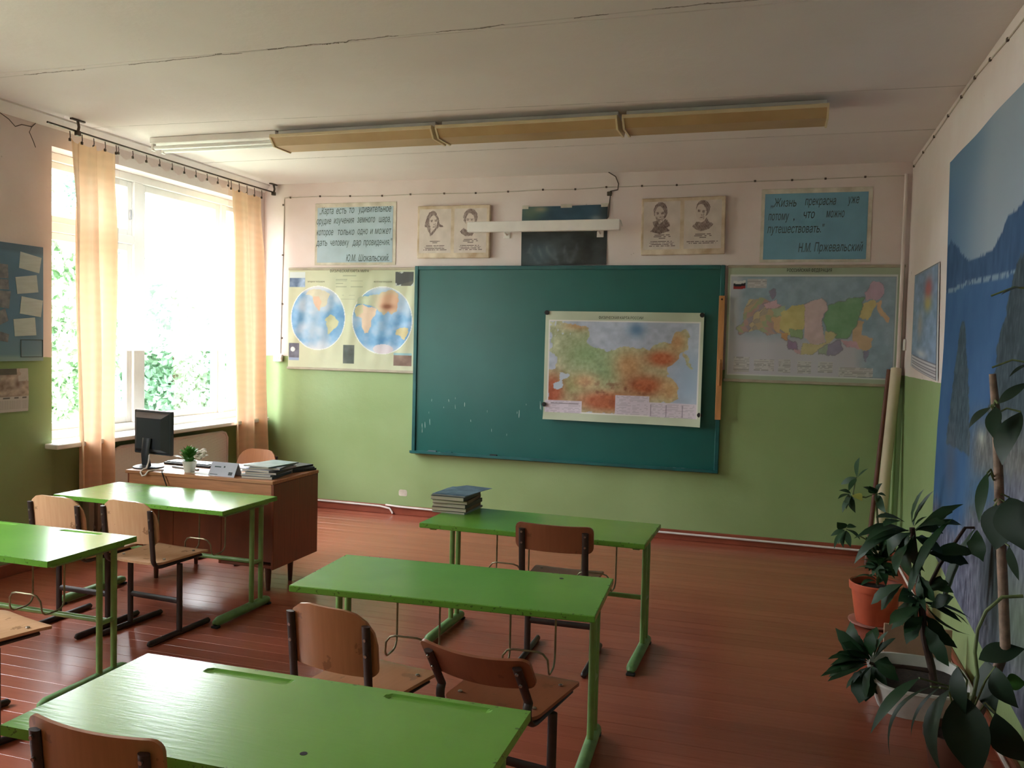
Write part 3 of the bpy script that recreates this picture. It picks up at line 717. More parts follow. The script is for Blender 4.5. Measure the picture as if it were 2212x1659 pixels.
MB().cbox(-0.2,0.2,-0.07,0.07,0,0.016,0.004).build('case', 'keyboard_black', kb)
kt = None
for r in range(4):
    for c in range(13):
        if kt is None: kt = MB().cbox(-0.19,-0.166,-0.055,-0.032,0.016,0.022,0.002).build('key', 'key_grey', kb)
        else: instance(kt, kb, (c*0.0285, r*0.028, 0))
tr_ = MB().cbox(-0.01,0.24,-0.012,0.012,0,0.012,0.003).build('ruler_bar', 'key_grey'); tr_.location = (0.91,-2.42,DZ); tr_.rotation_euler[2] = R(-12)
tag(tr_, 'pale plastic bar lying on the desk in front of the keyboard', 'ruler')
MB().sweep([(0.80,-2.53,DZ+0.09),(0.82,-2.56,DZ+0.05),(0.828,-2.59,DZ+0.012),(0.825,-2.62,DZ+0.006),(0.83,-2.65,DZ-0.008),(0.85,-2.655,DZ-0.03),(0.875,-2.655,DZ-0.022),(0.89,-2.648,DZ+0.004),(0.90,-2.60,DZ+0.006),(0.95,-2.57,DZ+0.005)], 0.0055, n=8).build('monitor_cable', 'cable_white', smooth=True)
tag(bpy.data.objects['monitor_cable'], 'white cable looping over the desk edge below the monitor', 'cable')
bc = MB().sweep([(0.96,-2.60,DZ+0.005),(1.00,-2.645,DZ-0.002),(1.02,-2.650,DZ-0.04),(1.04,-2.648,DZ-0.09)], 0.004, n=8).build('black_cable', 'rubber_dark', smooth=True)
tag(bc, 'thin black cable hanging down the desk front', 'cable')
fp = thing('potted_plant', 'small green plant with cream flowers in a white pot on the desk', 'plant', (1.13,-2.54,DZ)); fp.scale = (1.35,1.35,1.25)
MB().lathe([(0.024,0),(0.034,0.055),(0.037,0.06),(0.033,0.06),(0.028,0.05)], 20).build('pot', 'pot_white', fp, smooth=True)
MB().lathe([(0.0295,0.048),(0.001,0.052)], 14).build('soil', 'soil', fp)
def leaf(base, tip, w, up=(0,0,1), arch=0.1, fold=0.12, n=7, prof=0.8, wav=0.0, seed=0):
    B, T = Vector(base), Vector(tip); D = T-B; ln = D.length; rg = random.Random(seed)
    upv = Vector(up); sd = D.cross(upv)
    if sd.length < 1e-4: sd = D.cross(Vector((1,0.3,0)))
    sd.normalize(); nn = sd.cross(D).normalized(); vs = []; fs = []
    for i in range(n+1):
        s = i/n; c = B+D*s+nn*(arch*ln*4*s*(1-s))
        hw = w/2*max(0.02, sin(pi*s**prof))
        hl = hw*(1+wav*rg.uniform(-1,1)); hr = hw*(1+wav*rg.uniform(-1,1))
        vs += [tuple(c+sd*hl+nn*fold*hl), tuple(c), tuple(c-sd*hr+nn*fold*hr)]
    for i in range(n):
        a = i*3; fs += [(a,a+1,a+4,a+3),(a+1,a+2,a+5,a+4)]
    return MB().add(vs, fs)
rg = random.Random(8)
for i in range(60):
    an = rg.uniform(0, 2*pi); q = rg.uniform(0.2, 1.0); h = 0.125-0.06*q*q+rg.uniform(-0.012,0.012)
    b = (0.012*cos(an),0.012*sin(an),0.055); tp = (0.085*q*cos(an)+0.006,0.085*q*sin(an),h+0.015)
    leaf(b, tp, 0.03, arch=0.15).build('leaf', 'leaf_bright', fp, smooth=True)
for i in range(9):
    an = -0.6+i*0.25; MB().lathe([(0.001,-0.012),(0.012,-0.006),(0.014,0.004),(0.001,0.012)], 8, c=(0.06+0.022*cos(an*3),0.02*sin(an*2.3),0.10+0.018*sin(an*4))).build('flower', 'flower_cream', fp, smooth=True)
def loose(name, mb, m, label, cat, loc, rz, group=None, **k):
    o = mb.build(name, m, None, **k); o.location = loc; o.rotation_euler[2] = rz; return tag(o, label, cat, group)
loose('paper_sheet', MB().box(-0.105,0.105,-0.148,0.148,0,0.0012), 'paper_white', 'white sheet of paper on the desk right of the small plant', 'paper', (1.30,-2.45,DZ), R(-10))
loose('paper_sheet', MB().box(-0.105,0.105,-0.148,0.148,0,0.004), 'paper_white', 'white sheet of paper farther back on the desk, behind the plant', 'paper', (1.30,-2.25,DZ+0.0015), R(20))
bx = thing('open_notebook', 'open exercise book on the desk behind the small plant', 'notebook', (1.31,-2.22,DZ+0.0066), R(35))
for s in (-1, 1): MB().add([(0,-0.1,0),(s*0.15,-0.1,0.012),(s*0.15,0.1,0.012),(0,0.1,0),(0,-0.1,0.004),(s*0.15,-0.1,0.018),(s*0.15,0.1,0.018),(0,0.1,0.004)],[(0,3,2,1),(4,5,6,7),(0,1,5,4),(1,2,6,5),(2,3,7,6),(3,0,4,7)]).build('page_block', 'paper_white', bx)
tc = thing('desk_calendar', 'pale tent calendar standing at the front of the desk beside the book pile', 'calendar', (1.425,-2.565,DZ), R(-2))
MB().add([(-0.10,-0.045,0),(0.10,-0.045,0),(0.10,0.0,0.085),(-0.10,0.0,0.085),(-0.10,-0.042,0),(0.10,-0.042,0),(0.10,0.003,0.085),(-0.10,0.003,0.085)],[(0,1,2,3),(4,7,6,5),(0,4,5,1),(1,5,6,2),(2,6,7,3),(3,7,4,0)]).build('front_leaf', 'card_print', tc)
MB().add([(-0.10,0.045,0),(0.10,0.045,0),(0.10,0.0035,0.085),(-0.10,0.0035,0.085),(-0.10,0.042,0),(0.10,0.042,0),(0.10,0.0,0.082),(-0.10,0.0,0.082)],[(0,3,2,1),(4,5,6,7),(0,1,5,4),(1,2,6,5),(2,3,7,6),(3,0,4,7)]).build('back_leaf', 'card_print', tc)
tn = Vector((0,0.045,0.085)).normalized()
def tcal(x0, x1, s0, s1, m):
    q = lambda x, s: (x, -0.0455+0.045*s, 0.0006+0.085*s)
    MB().add([q(x0,s0), q(x1,s0), q(x1,s1), q(x0,s1)], [(0,1,2,3)]).build('print', m, tc)
tcal(-0.07,-0.02,0.62,0.70,'ink_grey'); tcal(0.05,0.08,0.12,0.34,'cover_dark'); tcal(0.0,0.012,0.62,0.74,'ink_grey'); tcal(-0.09,-0.03,0.1,0.14,'ink_grey')
# heap of folders and exercise books at the desk corner
def book(name, label, cat, loc, rz, w, dp, th, cover, group=None, rx=0):
    t = thing(name, label, cat, loc, rz, group); t.rotation_euler[0] = rx
    MB().box(-w/2+0.002,w/2-0.003,-dp/2+0.003,dp/2-0.003,0.0012,th-0.0012).build('pages', 'pages', t)
    MB().box(-w/2,w/2,-dp/2,dp/2,0,0.0012).box(-w/2,w/2,-dp/2,dp/2,th-0.0012,th).box(w/2-0.002,w/2,-dp/2,dp/2,0.0012,th-0.0012).build('cover', cover, t)
    return t
spec = [('cover_slate',0.016,1.66,-2.45,8),('card_print',0.010,1.655,-2.44,4),('cover_dark',0.014,1.67,-2.43,10),('card_print',0.012,1.66,-2.42,-4),('cover_slate',0.012,1.67,-2.40,12),('cover_teal',0.008,1.66,-2.40,-8)]
z = DZ
lab = ['lowest folder', 'second-lowest folder', 'third folder from the bottom', 'third folder from the top', 'second folder from the top', 'topmost folder']
for (m, th, x, y, a), l in zip(spec, lab):
    book('folder', l + ' of the pile at the right front of the desk', 'folder', (x,y,z), R(a), 0.21, 0.295, th, m, 'folders piled on the teacher desk'); z += th+0.0004
spec = [('cover_dark',0.013,1.70,-2.185,-18),('cover_slate',0.012,1.69,-2.19,-28),('cover_dark',0.012,1.685,-2.20,-12)]
z = DZ
for (m, th, x, y, a), l in zip(spec, ['lowest', 'middle', 'uppermost']):
    book('exercise_book', l + ' dark exercise book fanned out at the rear right desk corner', 'book', (x,y+0.03,z), R(a), 0.17, 0.205, th, m, 'dark exercise books at the desk corner'); z += th+0.0004
# pile of old books on the far table
z = TZ
for i, (m, th, w, dp, x, y, a, l) in enumerate([('cover_teal',0.012,0.20,0.265,3.095,-2.71,-3,'thin bottom book of the old pile on the table by the blackboard'),
        ('cover_brown',0.02,0.205,0.26,3.09,-2.715,1,'second book from the bottom of the old pile'),('cover_dark',0.022,0.20,0.26,3.095,-2.71,-2,'third book from the bottom of the old pile'),
        ('cover_brown',0.018,0.205,0.27,3.09,-2.71,3,'fourth book from the bottom of the old pile'),('cover_dark',0.022,0.20,0.27,3.085,-2.715,-1,'thick book under the blue top volume of the old pile')]):
    book('old_book', l, 'book', (x,y,z), R(a), w, dp, th, m, 'old books piled on the far table'); z += th+0.0004
book('old_book', 'blue-grey covered book lying on top of the old pile', 'book', (3.095,-2.70,z), R(-4), 0.205, 0.275, 0.007, 'cover_blue', 'old books piled on the far table'); z += 0.0075
loose('loose_sheet', MB().add([(-0.10,-0.12,0),(0.10,-0.12,0),(0.12,0.02,0.002),(0.15,0.13,0.006),(-0.02,0.15,0.008),(-0.1,0.05,0.002),(-0.10,-0.12,0.0015),(0.10,-0.12,0.0015),(0.12,0.02,0.0035),(0.15,0.13,0.0075),(-0.02,0.15,0.0095),(-0.1,0.05,0.0035)],[(5,4,3,2,1,0),(6,7,8,9,10,11),(0,1,7,6),(1,2,8,7),(2,3,9,8),(3,4,10,9),(4,5,11,10),(5,0,6,11)]), 'cover_blue', 'crumpled blue-grey cover sheet spread over the old book pile', 'paper', (3.10,-2.69,z), R(-2))
# ================================================================== BLACKBOARD
BX0, BX1, BZ0, BZ1 = 1.615, 4.376, 0.585, 2.307
bo = thing('blackboard', 'large teal-green blackboard in a painted frame on the front wall', 'blackboard', ((BX0+BX1)/2, 0, BZ0)); bw = BX1-BX0; bh = BZ1-BZ0
def board_material():
    m, t, N, L, P = nodes('board_surface'); P.inputs['Roughness'].default_value = 0.36
    g = N.new('ShaderNodeNewGeometry'); n1 = N.new('ShaderNodeTexNoise'); n1.inputs['Scale'].default_value = 2.5; n1.inputs['Detail'].default_value = 6; L.new(g.outputs['Position'], n1.inputs['Vector'])
    mp = N.new('ShaderNodeMapping'); mp.inputs['Scale'].default_value = (55, 55, 9); L.new(g.outputs['Position'], mp.inputs['Vector'])
    n2 = N.new('ShaderNodeTexNoise'); n2.inputs['Scale'].default_value = 1.0; n2.inputs['Detail'].default_value = 1; L.new(mp.outputs[0], n2.inputs['Vector'])
    sp = N.new('ShaderNodeSeparateXYZ'); L.new(g.outputs['Position'], sp.inputs[0])
    c = mixc(t, n1.outputs['Fac'], rgba((12,82,76)), rgba((26,98,92)))
    low = math_node(t, 'LESS_THAN', math_node(t, 'ABSOLUTE', math_node(t, 'SUBTRACT', sp.outputs['Z'], 0.95)), 0.17)
    lft = math_node(t, 'LESS_THAN', sp.outputs['X'], 2.95)
    dab = math_node(t, 'MULTIPLY', math_node(t, 'MULTIPLY', math_node(t, 'GREATER_THAN', n2.outputs['Fac'], 0.735), low), lft)
    c = mixc(t, math_node(t, 'MULTIPLY', dab, 0.6), c, rgba((190,205,200))); L.new(c, P.inputs['Base Color'])
board_material()
MB().box(-bw/2+0.01, bw/2-0.01, -0.028, 0, 0.01, bh-0.01).build('writing_surface', 'board_surface', bo)
for (x0, x1, z0, z1) in ((-bw/2,-bw/2+0.035,0,bh),(bw/2-0.035,bw/2,0,bh),(-bw/2+0.035,bw/2-0.035,bh-0.035,bh),(-bw/2+0.035,bw/2-0.035,0,0.03)):
    MB().cbox(x0, x1, -0.042, 0.0, z0, z1, 0.004).build('frame_rail', 'board_frame', bo)
MB().add([(-bw/2+0.0,-0.042,0.0),(bw/2,-0.042,0.0),(bw/2,-0.085,0.012),(-bw/2,-0.085,0.012),(-bw/2,-0.042,0.02),(bw/2,-0.042,0.02),(bw/2,-0.075,0.02),(-bw/2,-0.075,0.02),(bw/2,-0.085,0.034),(-bw/2,-0.085,0.034),(bw/2,-0.078,0.034),(-bw/2,-0.078,0.034)],
   [(0,1,2,3),(3,2,8,9),(9,8,10,11),(11,10,6,7),(7,6,5,4),(0,4,5,1),(0,3,9,11,7,4),(1,5,6,10,8,2)]).build('chalk_tray', 'board_frame', bo)
for (x, m, w, lab) in ((1.83,'cover_slate',0.045,'grey sponge on the left end of the chalk tray'),(1.99,'board_frame',0.035,'small dark rag on the chalk tray left of the middle'),(2.42,'rubber_dark',0.035,'dark board wiper near the middle of the chalk tray')):
    o = MB().cbox(-w,w,-0.012,0.014,0,0.022,0.006).build('board_sponge', m, smooth=False); o.location = (x,-0.058,BZ0+0.0205); tag(o, lab, 'sponge')
for (x, lab) in ((4.02,'left chalk stub at the right end of the chalk tray'),(4.09,'right chalk stub at the right end of the chalk tray'),(1.90,'chalk stub lying beside the grey sponge')):
    o = MB().sweep([(-0.012,0,0.006),(0.012,0,0.006)], 0.006, n=10).build('chalk', 'chalk_white', smooth=True); o.location = (x,-0.06,BZ0+0.0203); tag(o, lab, 'chalk', 'chalk stubs on the tray')

# ---- board lamp on two arms
lp = thing('board_lamp', 'white strip lamp on arms above the blackboard', 'lamp', (2.90, 0, 2.60))
MB().cbox(-0.655,0.655,-0.385,-0.335,-0.04,0.048,0.004).build('housing', 'lamp_white', lp)
MB().add([(-0.655,-0.335,0.048),(0.655,-0.335,0.048),(0.655,-0.235,0.015),(-0.655,-0.235,0.015),(-0.655,-0.335,0.042),(0.655,-0.335,0.042),(0.655,-0.235,0.009),(-0.655,-0.235,0.009)],[(0,1,2,3),(4,7,6,5),(0,4,5,1),(1,5,6,2),(2,6,7,3),(3,7,4,0)]).build('reflector', 'lamp_white', lp)
MB().sweep([(-0.60,-0.29,0.0),(0.60,-0.29,0.0)], 0.016, n=12).build('fluorescent_tube', 'tube_glass', lp, smooth=True)
for x in (-0.42, 0.42):
    MB().sweep([(x,-0.001,-0.02),(x,-0.18,0.02),(x,-0.30,0.03)], 0.008, n=8).build('arm', 'lamp_white', lp, smooth=True)
    MB().cbox(x-0.03,x+0.03,-0.008,0,-0.05,0.01,0.002).build('wall_plate', 'lamp_white', lp)

# ================================================================== PRINTED THINGS ON THE FRONT WALL
def text_bars(parent, m, x0, x1, z, hgt, y, seed, fill=0.78):
    """one illegible line of small print: a row of word-length strokes"""
    rg = random.Random(seed); x = x0; mb = MB()
    while x < x1-0.004:
        w = min(rg.uniform(0.012, 0.04)*(hgt/0.008), x1-x)
        mb.add([(x,y,z),(x+w,y,z),(x+w,y,z+hgt),(x,y,z+hgt)], [(0,1,2,3)]); x += w+hgt*rg.uniform(0.5, 0.9)
    o = mb.build('printed_line', m, parent); o['kind'] = 'stuff'; return o
# quote posters
def quote(label, x0, x1, z0, z1, m, paper, words):
    t = thing('quote_poster', label, 'poster', (0,0,0), group='blue quotation posters'); t.location = (x0, 0, z0)
    MB().cbox(0, x1-x0, -0.006, -0.0005, 0, z1-z0, 0.002).build('backing', 'sign_border', t)
    px0, px1, pz0, pz1 = paper
    MB().cbox(px0-x0, px1-x0, -0.008, -0.006, pz0-z0, pz1-z0, 0.0008).build('paper', m, t)
    for (s, xa, xb, zb, sz) in words:
        lettering(s, t, 'ink_grey', (xa-x0, -0.008, zb-z0), (1,0,0), (0,0,1), width=xb-xa, size=sz, shear=0.22, out=0.0008)
    return t
def P1(px, py): return 0.563+(px-682)*0.8385/174.0, 2.322+(572-py)*0.580/134.0
def words1(L_):
    out = []
    for (s, a, b, y) in L_: xa, zb = P1(a, y); xb, _ = P1(b, y); out.append((s, xa, xb, zb, 0.088))
    return out
quote('pale blue poster with four lines of handwriting above the world map', 0.558, 1.404, 2.322, 2.903, 'sign_blue', (0.585,1.372,2.345,2.862), words1([
 ('„Карта', 691, 722, 461), ('есть', 728, 750, 461), ('то', 756, 767, 460), ('удивительное', 776, 846, 459),
 ('орудие', 685, 717, 483), ('изучения', 723, 767, 482), ('земного', 774, 812, 481), ('шара,', 820, 845, 481),
 ('которое', 685, 722, 507), ('только', 732, 768, 507), ('одно', 775, 797, 506), ('и', 802, 808, 506), ('может', 812, 847, 506),
 ('дать', 684, 709, 530), ('человеку', 716, 757, 530), ('дар', 764, 783, 530), ('провидения."', 788, 849, 530), ('Ю.М.', 751, 772, 564), ('Шокальский.', 778, 843, 564)]))
def P2(px, py): return 4.640+(px-1643)*0.835/241.0, 2.333+(566-py)*0.584/159.0
def words2(L_):
    out = []
    for (s, a, b, y, sz) in L_: xa, zb = P2(a, y); xb, _ = P2(b, y); out.append((s, xa, xb, zb, sz))
    return out
quote('brighter blue poster with a travel quotation near the right corner', 4.640, 5.476, 2.330, 2.917, 'sign_blue_deep', (4.668,5.445,2.352,2.878), words2([
 ('„Жизнь', 1664, 1721, 446, 0.095), ('прекрасна', 1740, 1807, 444, 0.095), ('уже', 1832, 1856, 442, 0.095),
 ('потому', 1660, 1706, 475, 0.095), (',', 1715, 1718, 475, 0.095), ('что', 1738, 1762, 472, 0.095), ('можно', 1787, 1826, 471, 0.095),
 ('путешествовать."', 1659, 1784, 503, 0.095), ('Н.М.', 1729, 1757, 545, 0.1), ('Пржевальский', 1764, 1868, 544, 0.1)]))

# portrait panels: thick foam boards with engraved heads
INK = np.array([66, 44, 42.])
def head_print(kind):
    def fn(U, V):
        A = np.zeros(U.shape+(3,))+np.array([214,200,192.]); A = A-(fbm(U*5, V*5, 3)[...,None]-0.5)*22
        x = U+0.016*(fbm(U*22, V*22, 11)-0.5)*2; y = V+0.012*(fbm(U*22, V*22, 17)-0.5)*2
        hatch = 0.72+0.28*np.sin((U*70+V*40)*2)*1.0
        nz = fbm(U*26, V*26, 23)
        def shade(mask, k): 
            nonlocal A
            A = lerp(A, INK, np.where(mask, k*np.clip(0.55+0.9*(nz-0.3), 0, 1), 0)*hatch)
        def E(cx, cy, rx, ry): return ((x-cx)/rx)**2+((y-cy)/ry)**2 < 1
        if kind == 0:
            shade(inpoly(x, y, [(.22,.20),(.30,.08),(.42,.03),(.52,.07),(.58,.17),(.62,.26),(.64,.34),(.78,.40),(.60,.41),(.52,.50),(.36,.62),(.30,.52),(.24,.42),(.16,.40)]), 0.95)
            A = lerp(A, [216,200,192], 1.0*E(.44,.30,.125,.155)); A = lerp(A, [216,200,192], 0.9*inpoly(x, y, [(.34,.42),(.52,.42),(.36,.55)]))
            ex = [(.39,.28),(.52,.27)]
        elif kind == 1:
            shade(E(.50,.20,.22,.19), 0.9); A = lerp(A, [216,200,192], 1.0*E(.49,.28,.13,.17)); shade(inpoly(x, y, [(.18,.52),(.30,.44),(.42,.50),(.56,.46),(.66,.50),(.56,.62),(.36,.62),(.24,.58)]), 0.95); ex = [(.43,.26),(.55,.26)]
        elif kind == 2:
            shade(E(.46,.20,.19,.19), 0.95); A = lerp(A, [206,190,182], 1.0*E(.43,.27,.125,.17)); shade(inpoly(x, y, [(.18,.62),(.30,.52),(.24,.42),(.36,.40),(.44,.46),(.60,.36),(.70,.44),(.72,.52),(.64,.54),(.72,.62),(.45,.68)]), 1.0); shade(inpoly(x, y, [(.32,.30),(.36,.42),(.46,.44),(.42,.36)]), 0.6); ex = [(.38,.25),(.51,.25)]
        else:
            shade(E(.50,.17,.19,.17), 0.9); A = lerp(A, [212,198,190], 1.0*E(.45,.25,.14,.17)); shade(inpoly(x, y, [(.22,.54),(.34,.44),(.50,.46),(.60,.36),(.66,.44),(.80,.50),(.66,.60),(.48,.64),(.32,.60)]), 0.85); ex = [(.40,.23),(.52,.24)]
        for (cx, cy) in ex:
            shade(E(cx, cy, .035, .013), 0.9); shade(E(cx, cy-.025, .05, .009), 0.8)
        mx = (ex[0][0]+ex[1][0])/2
        shade(E(mx+.01, ex[0][1]+.075, .018, .02), 0.6); shade(E(mx, ex[0][1]+.13, .045, .010), 0.8); shade(E(mx+.06, ex[0][1]+.10, .02, .07), 0.35)
        rows = [(.73,.34,.66),(.765,.42,.58)] if kind == 0 else [(.70,.30,.72),(.735,.28,.74),(.77,.42,.60)]
        rows += [(.835,.20,.80),(.865,.16,.84),(.895,.20,.80),(.925,.14,.88)] if kind != 3 else [(.85,.08,.92),(.885,.14,.86)]
        for k, (yy, xa, xb) in enumerate(rows):
            hh = 0.0095 if yy < 0.8 else 0.0075
            wordy = vnoise(U*(30 if yy < .8 else 38), np.zeros_like(U)+yy*53, 5+k) > 0.28
            A = lerp(A, [92,76,74], 0.8*((abs(V-yy) < hh) & (U > xa) & (U < xb) & wordy))
        return A
    return fn
def portraits(label, x0, x1, z0, z1, tilt, kinds):
    t = thing('portrait_panel', label, 'portrait', (x0,0,z0), group='portrait panels beside the board lamp'); w = x1-x0; h = z1-z0; t.rotation_euler[1] = -tilt
    MB().cbox(0, w, -0.042, -0.003, 0, h, 0.006).build('foam_board', 'foam_panel', t)
    for k, (a, b) in zip(kinds, ((0.022,w/2-0.02),(w/2+0.012,w-0.03))):
        print_sheet('portrait', t, 'ink_matte', lambda U, V, a=a, b=b: np.stack([a+(b-a)*U, np.full(U.shape,-0.0428), (h-0.03)-(h-0.075)*V], -1), 84, 118, head_print(k), sat=1.0, val=1.0)
    return t
portraits('foam panel with two engraved portraits left of the board lamp', 1.632, 2.330, 2.378, 2.848, 0.0, (0, 1))
portraits('foam panel with two engraved portraits right of the board lamp', 3.678, 4.366, 2.390, 2.862, 0.012, (2, 3))

# dark photographic poster behind the lamp
def night_poster(U, V):
    n = fbm(U*9, V*9, 41); A = np.zeros(U.shape+(3,))+np.array([52,58,58.])+(n[...,None]-0.5)*46
    top = V < 0.30; A[top] = np.array([40,84,112.])+(n[top][:,None]-0.5)*30
    A = lerp(A, [86,116,96], blob(U, V, .10, .10, .16, .2)); A = lerp(A, [150,150,120], blob(U, V, .22, .05, .08, .05)); A = lerp(A, [150,168,176], 0.8*blob(U, V, .88, .22, .08, .05)); A = lerp(A, [40,52,58], 0.8*blob(U, V, .97, .1, .07, .2))
    A = lerp(A, [70,96,112], 0.8*blob(U, V, .2, .8, .25, .25))
    for k, (x0, y0, x1, y1) in enumerate(((.20,.66,.32,.96),(.30,.66,.42,.92),(.10,.70,.22,.98),(.52,.66,.56,.98),(.40,.72,.44,.99),(.66,.62,.58,.98),(.12,.62,.08,.80))):
        s = np.clip((V-y0)/(y1-y0), 0, 1); cx = x0+(x1-x0)*s*s; A = lerp(A, [150,172,184], 0.32*((V > y0) & (V < y1))*np.exp(-((U-cx)/(0.010+0.03*s))**2)*(0.2+n*1.1)*fbm(U*30, V*8, 43)*1.5)
    return A
pp = thing('landscape_poster', 'dark blue photographic poster half hidden behind the board lamp', 'poster', (2.618,0,2.310))
print_sheet('poster_print', pp, 'ink_print', lambda U, V: np.stack([0.762*U, -0.010-0.006*np.sin(U*9+V*4), 0.512*(1-V)+0.004*U], -1), 110, 76, night_poster)
MB().box(0.004,0.758,-0.003,-0.0005,0.004,0.51).build('poster_backing', 'sign_border', pp)
for (x, z, sx) in ((0.03,0.505,0.028),(0.40,0.508,0.05),(0.735,0.508,0.03)): MB().box(x-sx,x+sx,-0.018,-0.0175,z-0.012,z+0.02).build('tape', 'sign_border', pp)

# ---- maps
def world_map(U, V):
    X = 45+1930*U; Y = 45+1550*V
    n = fbm(U*16, V*13, 51); n2 = fbm(U*5, V*4, 57)
    A = np.zeros(U.shape+(3,))+np.array([206,210,172.])+(n2[...,None]-0.5)*24
    wx = X+26*(fbm(U*22, V*18, 61)-0.5)*2; wy = Y+26*(fbm(U*22, V*18, 67)-0.5)*2
    for (cx, cy, rx, ry) in ((510,805,420,490),(1500,825,445,505)):
        e = ((X-cx)/rx)**2+((Y-cy)/ry)**2
        A[e < 1.04] = (238,240,240); m = e < 0.985
        sea = np.array([106,168,226.])+(n[...,None]-0.5)*np.array([110,70,40.]); sea = lerp(sea, [196,208,226], np.clip((n2-0.52)*4, 0, 0.8)); sea = lerp(sea, [226,224,232], np.clip((abs(Y-cy)/ry-0.72)*3.2, 0, 0.9))
        A[m] = sea[m]
    def land(poly, col, var=26): 
        nonlocal A
        m = inpoly(wx, wy, poly); A[m] = (np.array(col, float)+(n[...,None]-0.5)*var)[m]; return m
    land([(300,430),(350,380),(450,350),(600,380),(700,420),(690,480),(640,560),(640,620),(560,650),(545,700),(520,680),(460,610),(430,540),(415,480),(370,460)], (214,206,178), 40)
    land([(420,470),(520,460),(560,560),(545,700),(520,680),(460,610),(430,540)], (234,186,152))
    land([(650,780),(700,750),(780,790),(830,850),(815,930),(760,980),(700,1040),(660,1060),(665,960),(650,880),(635,830)], (202,202,150), 40)
    land([(1090,640),(1130,600),(1200,580),(1290,640),(1370,640),(1410,670),(1390,740),(1370,790),(1330,830),(1320,930),(1290,1025),(1245,1030),(1200,930),(1190,790),(1110,780),(1085,720)], (232,196,166))
    land([(1090,640),(1130,600),(1200,580),(1200,720),(1110,780),(1085,720)], (214,206,158))
    m = land([(1100,590),(1130,500),(1180,460),(1300,450),(1400,440),(1500,390),(1640,370),(1720,420),(1740,540),(1730,620),(1720,690),(1640,720),(1590,690),(1530,750),(1500,700),(1440,680),(1410,660),(1300,600),(1200,570)], (188,200,164), 36)
    k = blob(X, Y, 1620, 560, 190, 190)*1.4; A = lerp(A, [222,164,126], np.where(m, k, 0)); A = lerp(A, [164,92,58], np.where(m, blob(X, Y, 1575, 615, 80, 36)*1.2, 0))
    land([(1700,970),(1760,930),(1830,920),(1880,930),(1880,1040),(1830,1110),(1780,1080),(1760,1045),(1700,1040)], (214,194,132), 36)
    e = ((X-1520)/150)**2+((Y-1260)/72)**2; A = lerp(A, [226,210,220], 0.9*(e < 1))
    def rect(a, b, c, d_, f): 
        m = (X > a) & (X < c) & (Y > b) & (Y < d_); A[m] = f(m)
    rect(60,90,300,330, lambda m: np.where((Y[m] < 185)[:,None], [206,220,222], np.array([120,150,192.])+(n[m][:,None]-0.5)*150))
    rect(1685,90,1955,300, lambda m: np.where((((X[m]-1700)*0.3+Y[m]) > 300)[:,None], np.where((n[m] > 0.5)[:,None], [196,208,206], [92,92,80]), np.where((n[m] > 0.6)[:,None], [190,196,192], [70,72,72])))
    rect(55,1205,215,1475, lambda m: np.where((Y[m] > 1430)[:,None], [150,170,214], np.where(((X[m]-120)**2+(Y[m]-1300)**2 < 1300)[:,None], [230,232,236], np.array([104,104,128.])+(n[m][:,None]-0.5)*120)))
    rect(915,1215,1085,1500, lambda m: np.array([84,94,90.])+(n[m][:,None]-0.5)*70)
    rect(1680,1310,1950,1505, lambda m: np.where((Y[m] < 1350)[:,None], [140,190,200], np.array([132,96,80.])+(n[m][:,None]-0.5)*70))
    for (y, xa, xb) in ((150,890,1100),(210,780,960),(228,780,950),(228,1010,1200),(268,780,900),(320,780,950),(320,1010,1200),(450,880,910),(450,990,1080),(510,870,1080)):
        A = lerp(A, [150,156,128], 0.6*((abs(Y-y) < 6) & (X > xa) & (X < xb)))
    return A
def map_sheet(name, label, x0, x1, z0, z1, y, fn, nx, ny, rods, wave, titles=(), parent_rot=0.0):
    t = thing(name, label, 'map', (x0, y, z0), group='maps on the front wall'); w = x1-x0; h = z1-z0; t.rotation_euler[1] = parent_rot
    print_sheet('map_print', t, 'ink_print', lambda U, V: np.stack([w*U, wave(U, V), h*(1-V)], -1), nx, ny, fn)
    if rods:
        for (zz, ov) in ((h, 0.006), (0.0, 0.012)): MB().cbox(-ov, w+ov, -0.010, 0.006, zz-0.012, zz+0.012, 0.004).build('rod', 'map_rod', t)
    for (s, xa, xb, zb, sz) in titles: lettering(s, t, 'ink_black', (xa*w, -0.018, zb*h), (1,0,0), (0,0,1), width=(xb-xa)*w, size=sz, out=0.0005, name='map_title')
    return t
map_sheet('wall_map', 'world map of two hemispheres hanging left of the blackboard', 0.290, 1.608, 1.335, 2.285, -0.012, world_map, 250, 184, True,
          lambda U, V: -0.004-0.004*np.sin(U*26+2*V)*np.sin(pi*V)-0.003*np.sin(U*57+V*7)*np.sin(pi*V), [('ФИЗИЧЕСКАЯ КАРТА МИРА', .34, .65, .965, 0.034), ('западное полушарие', .16, .30, .866, 0.022), ('восточное полушарие', .69, .83, .866, 0.022)])

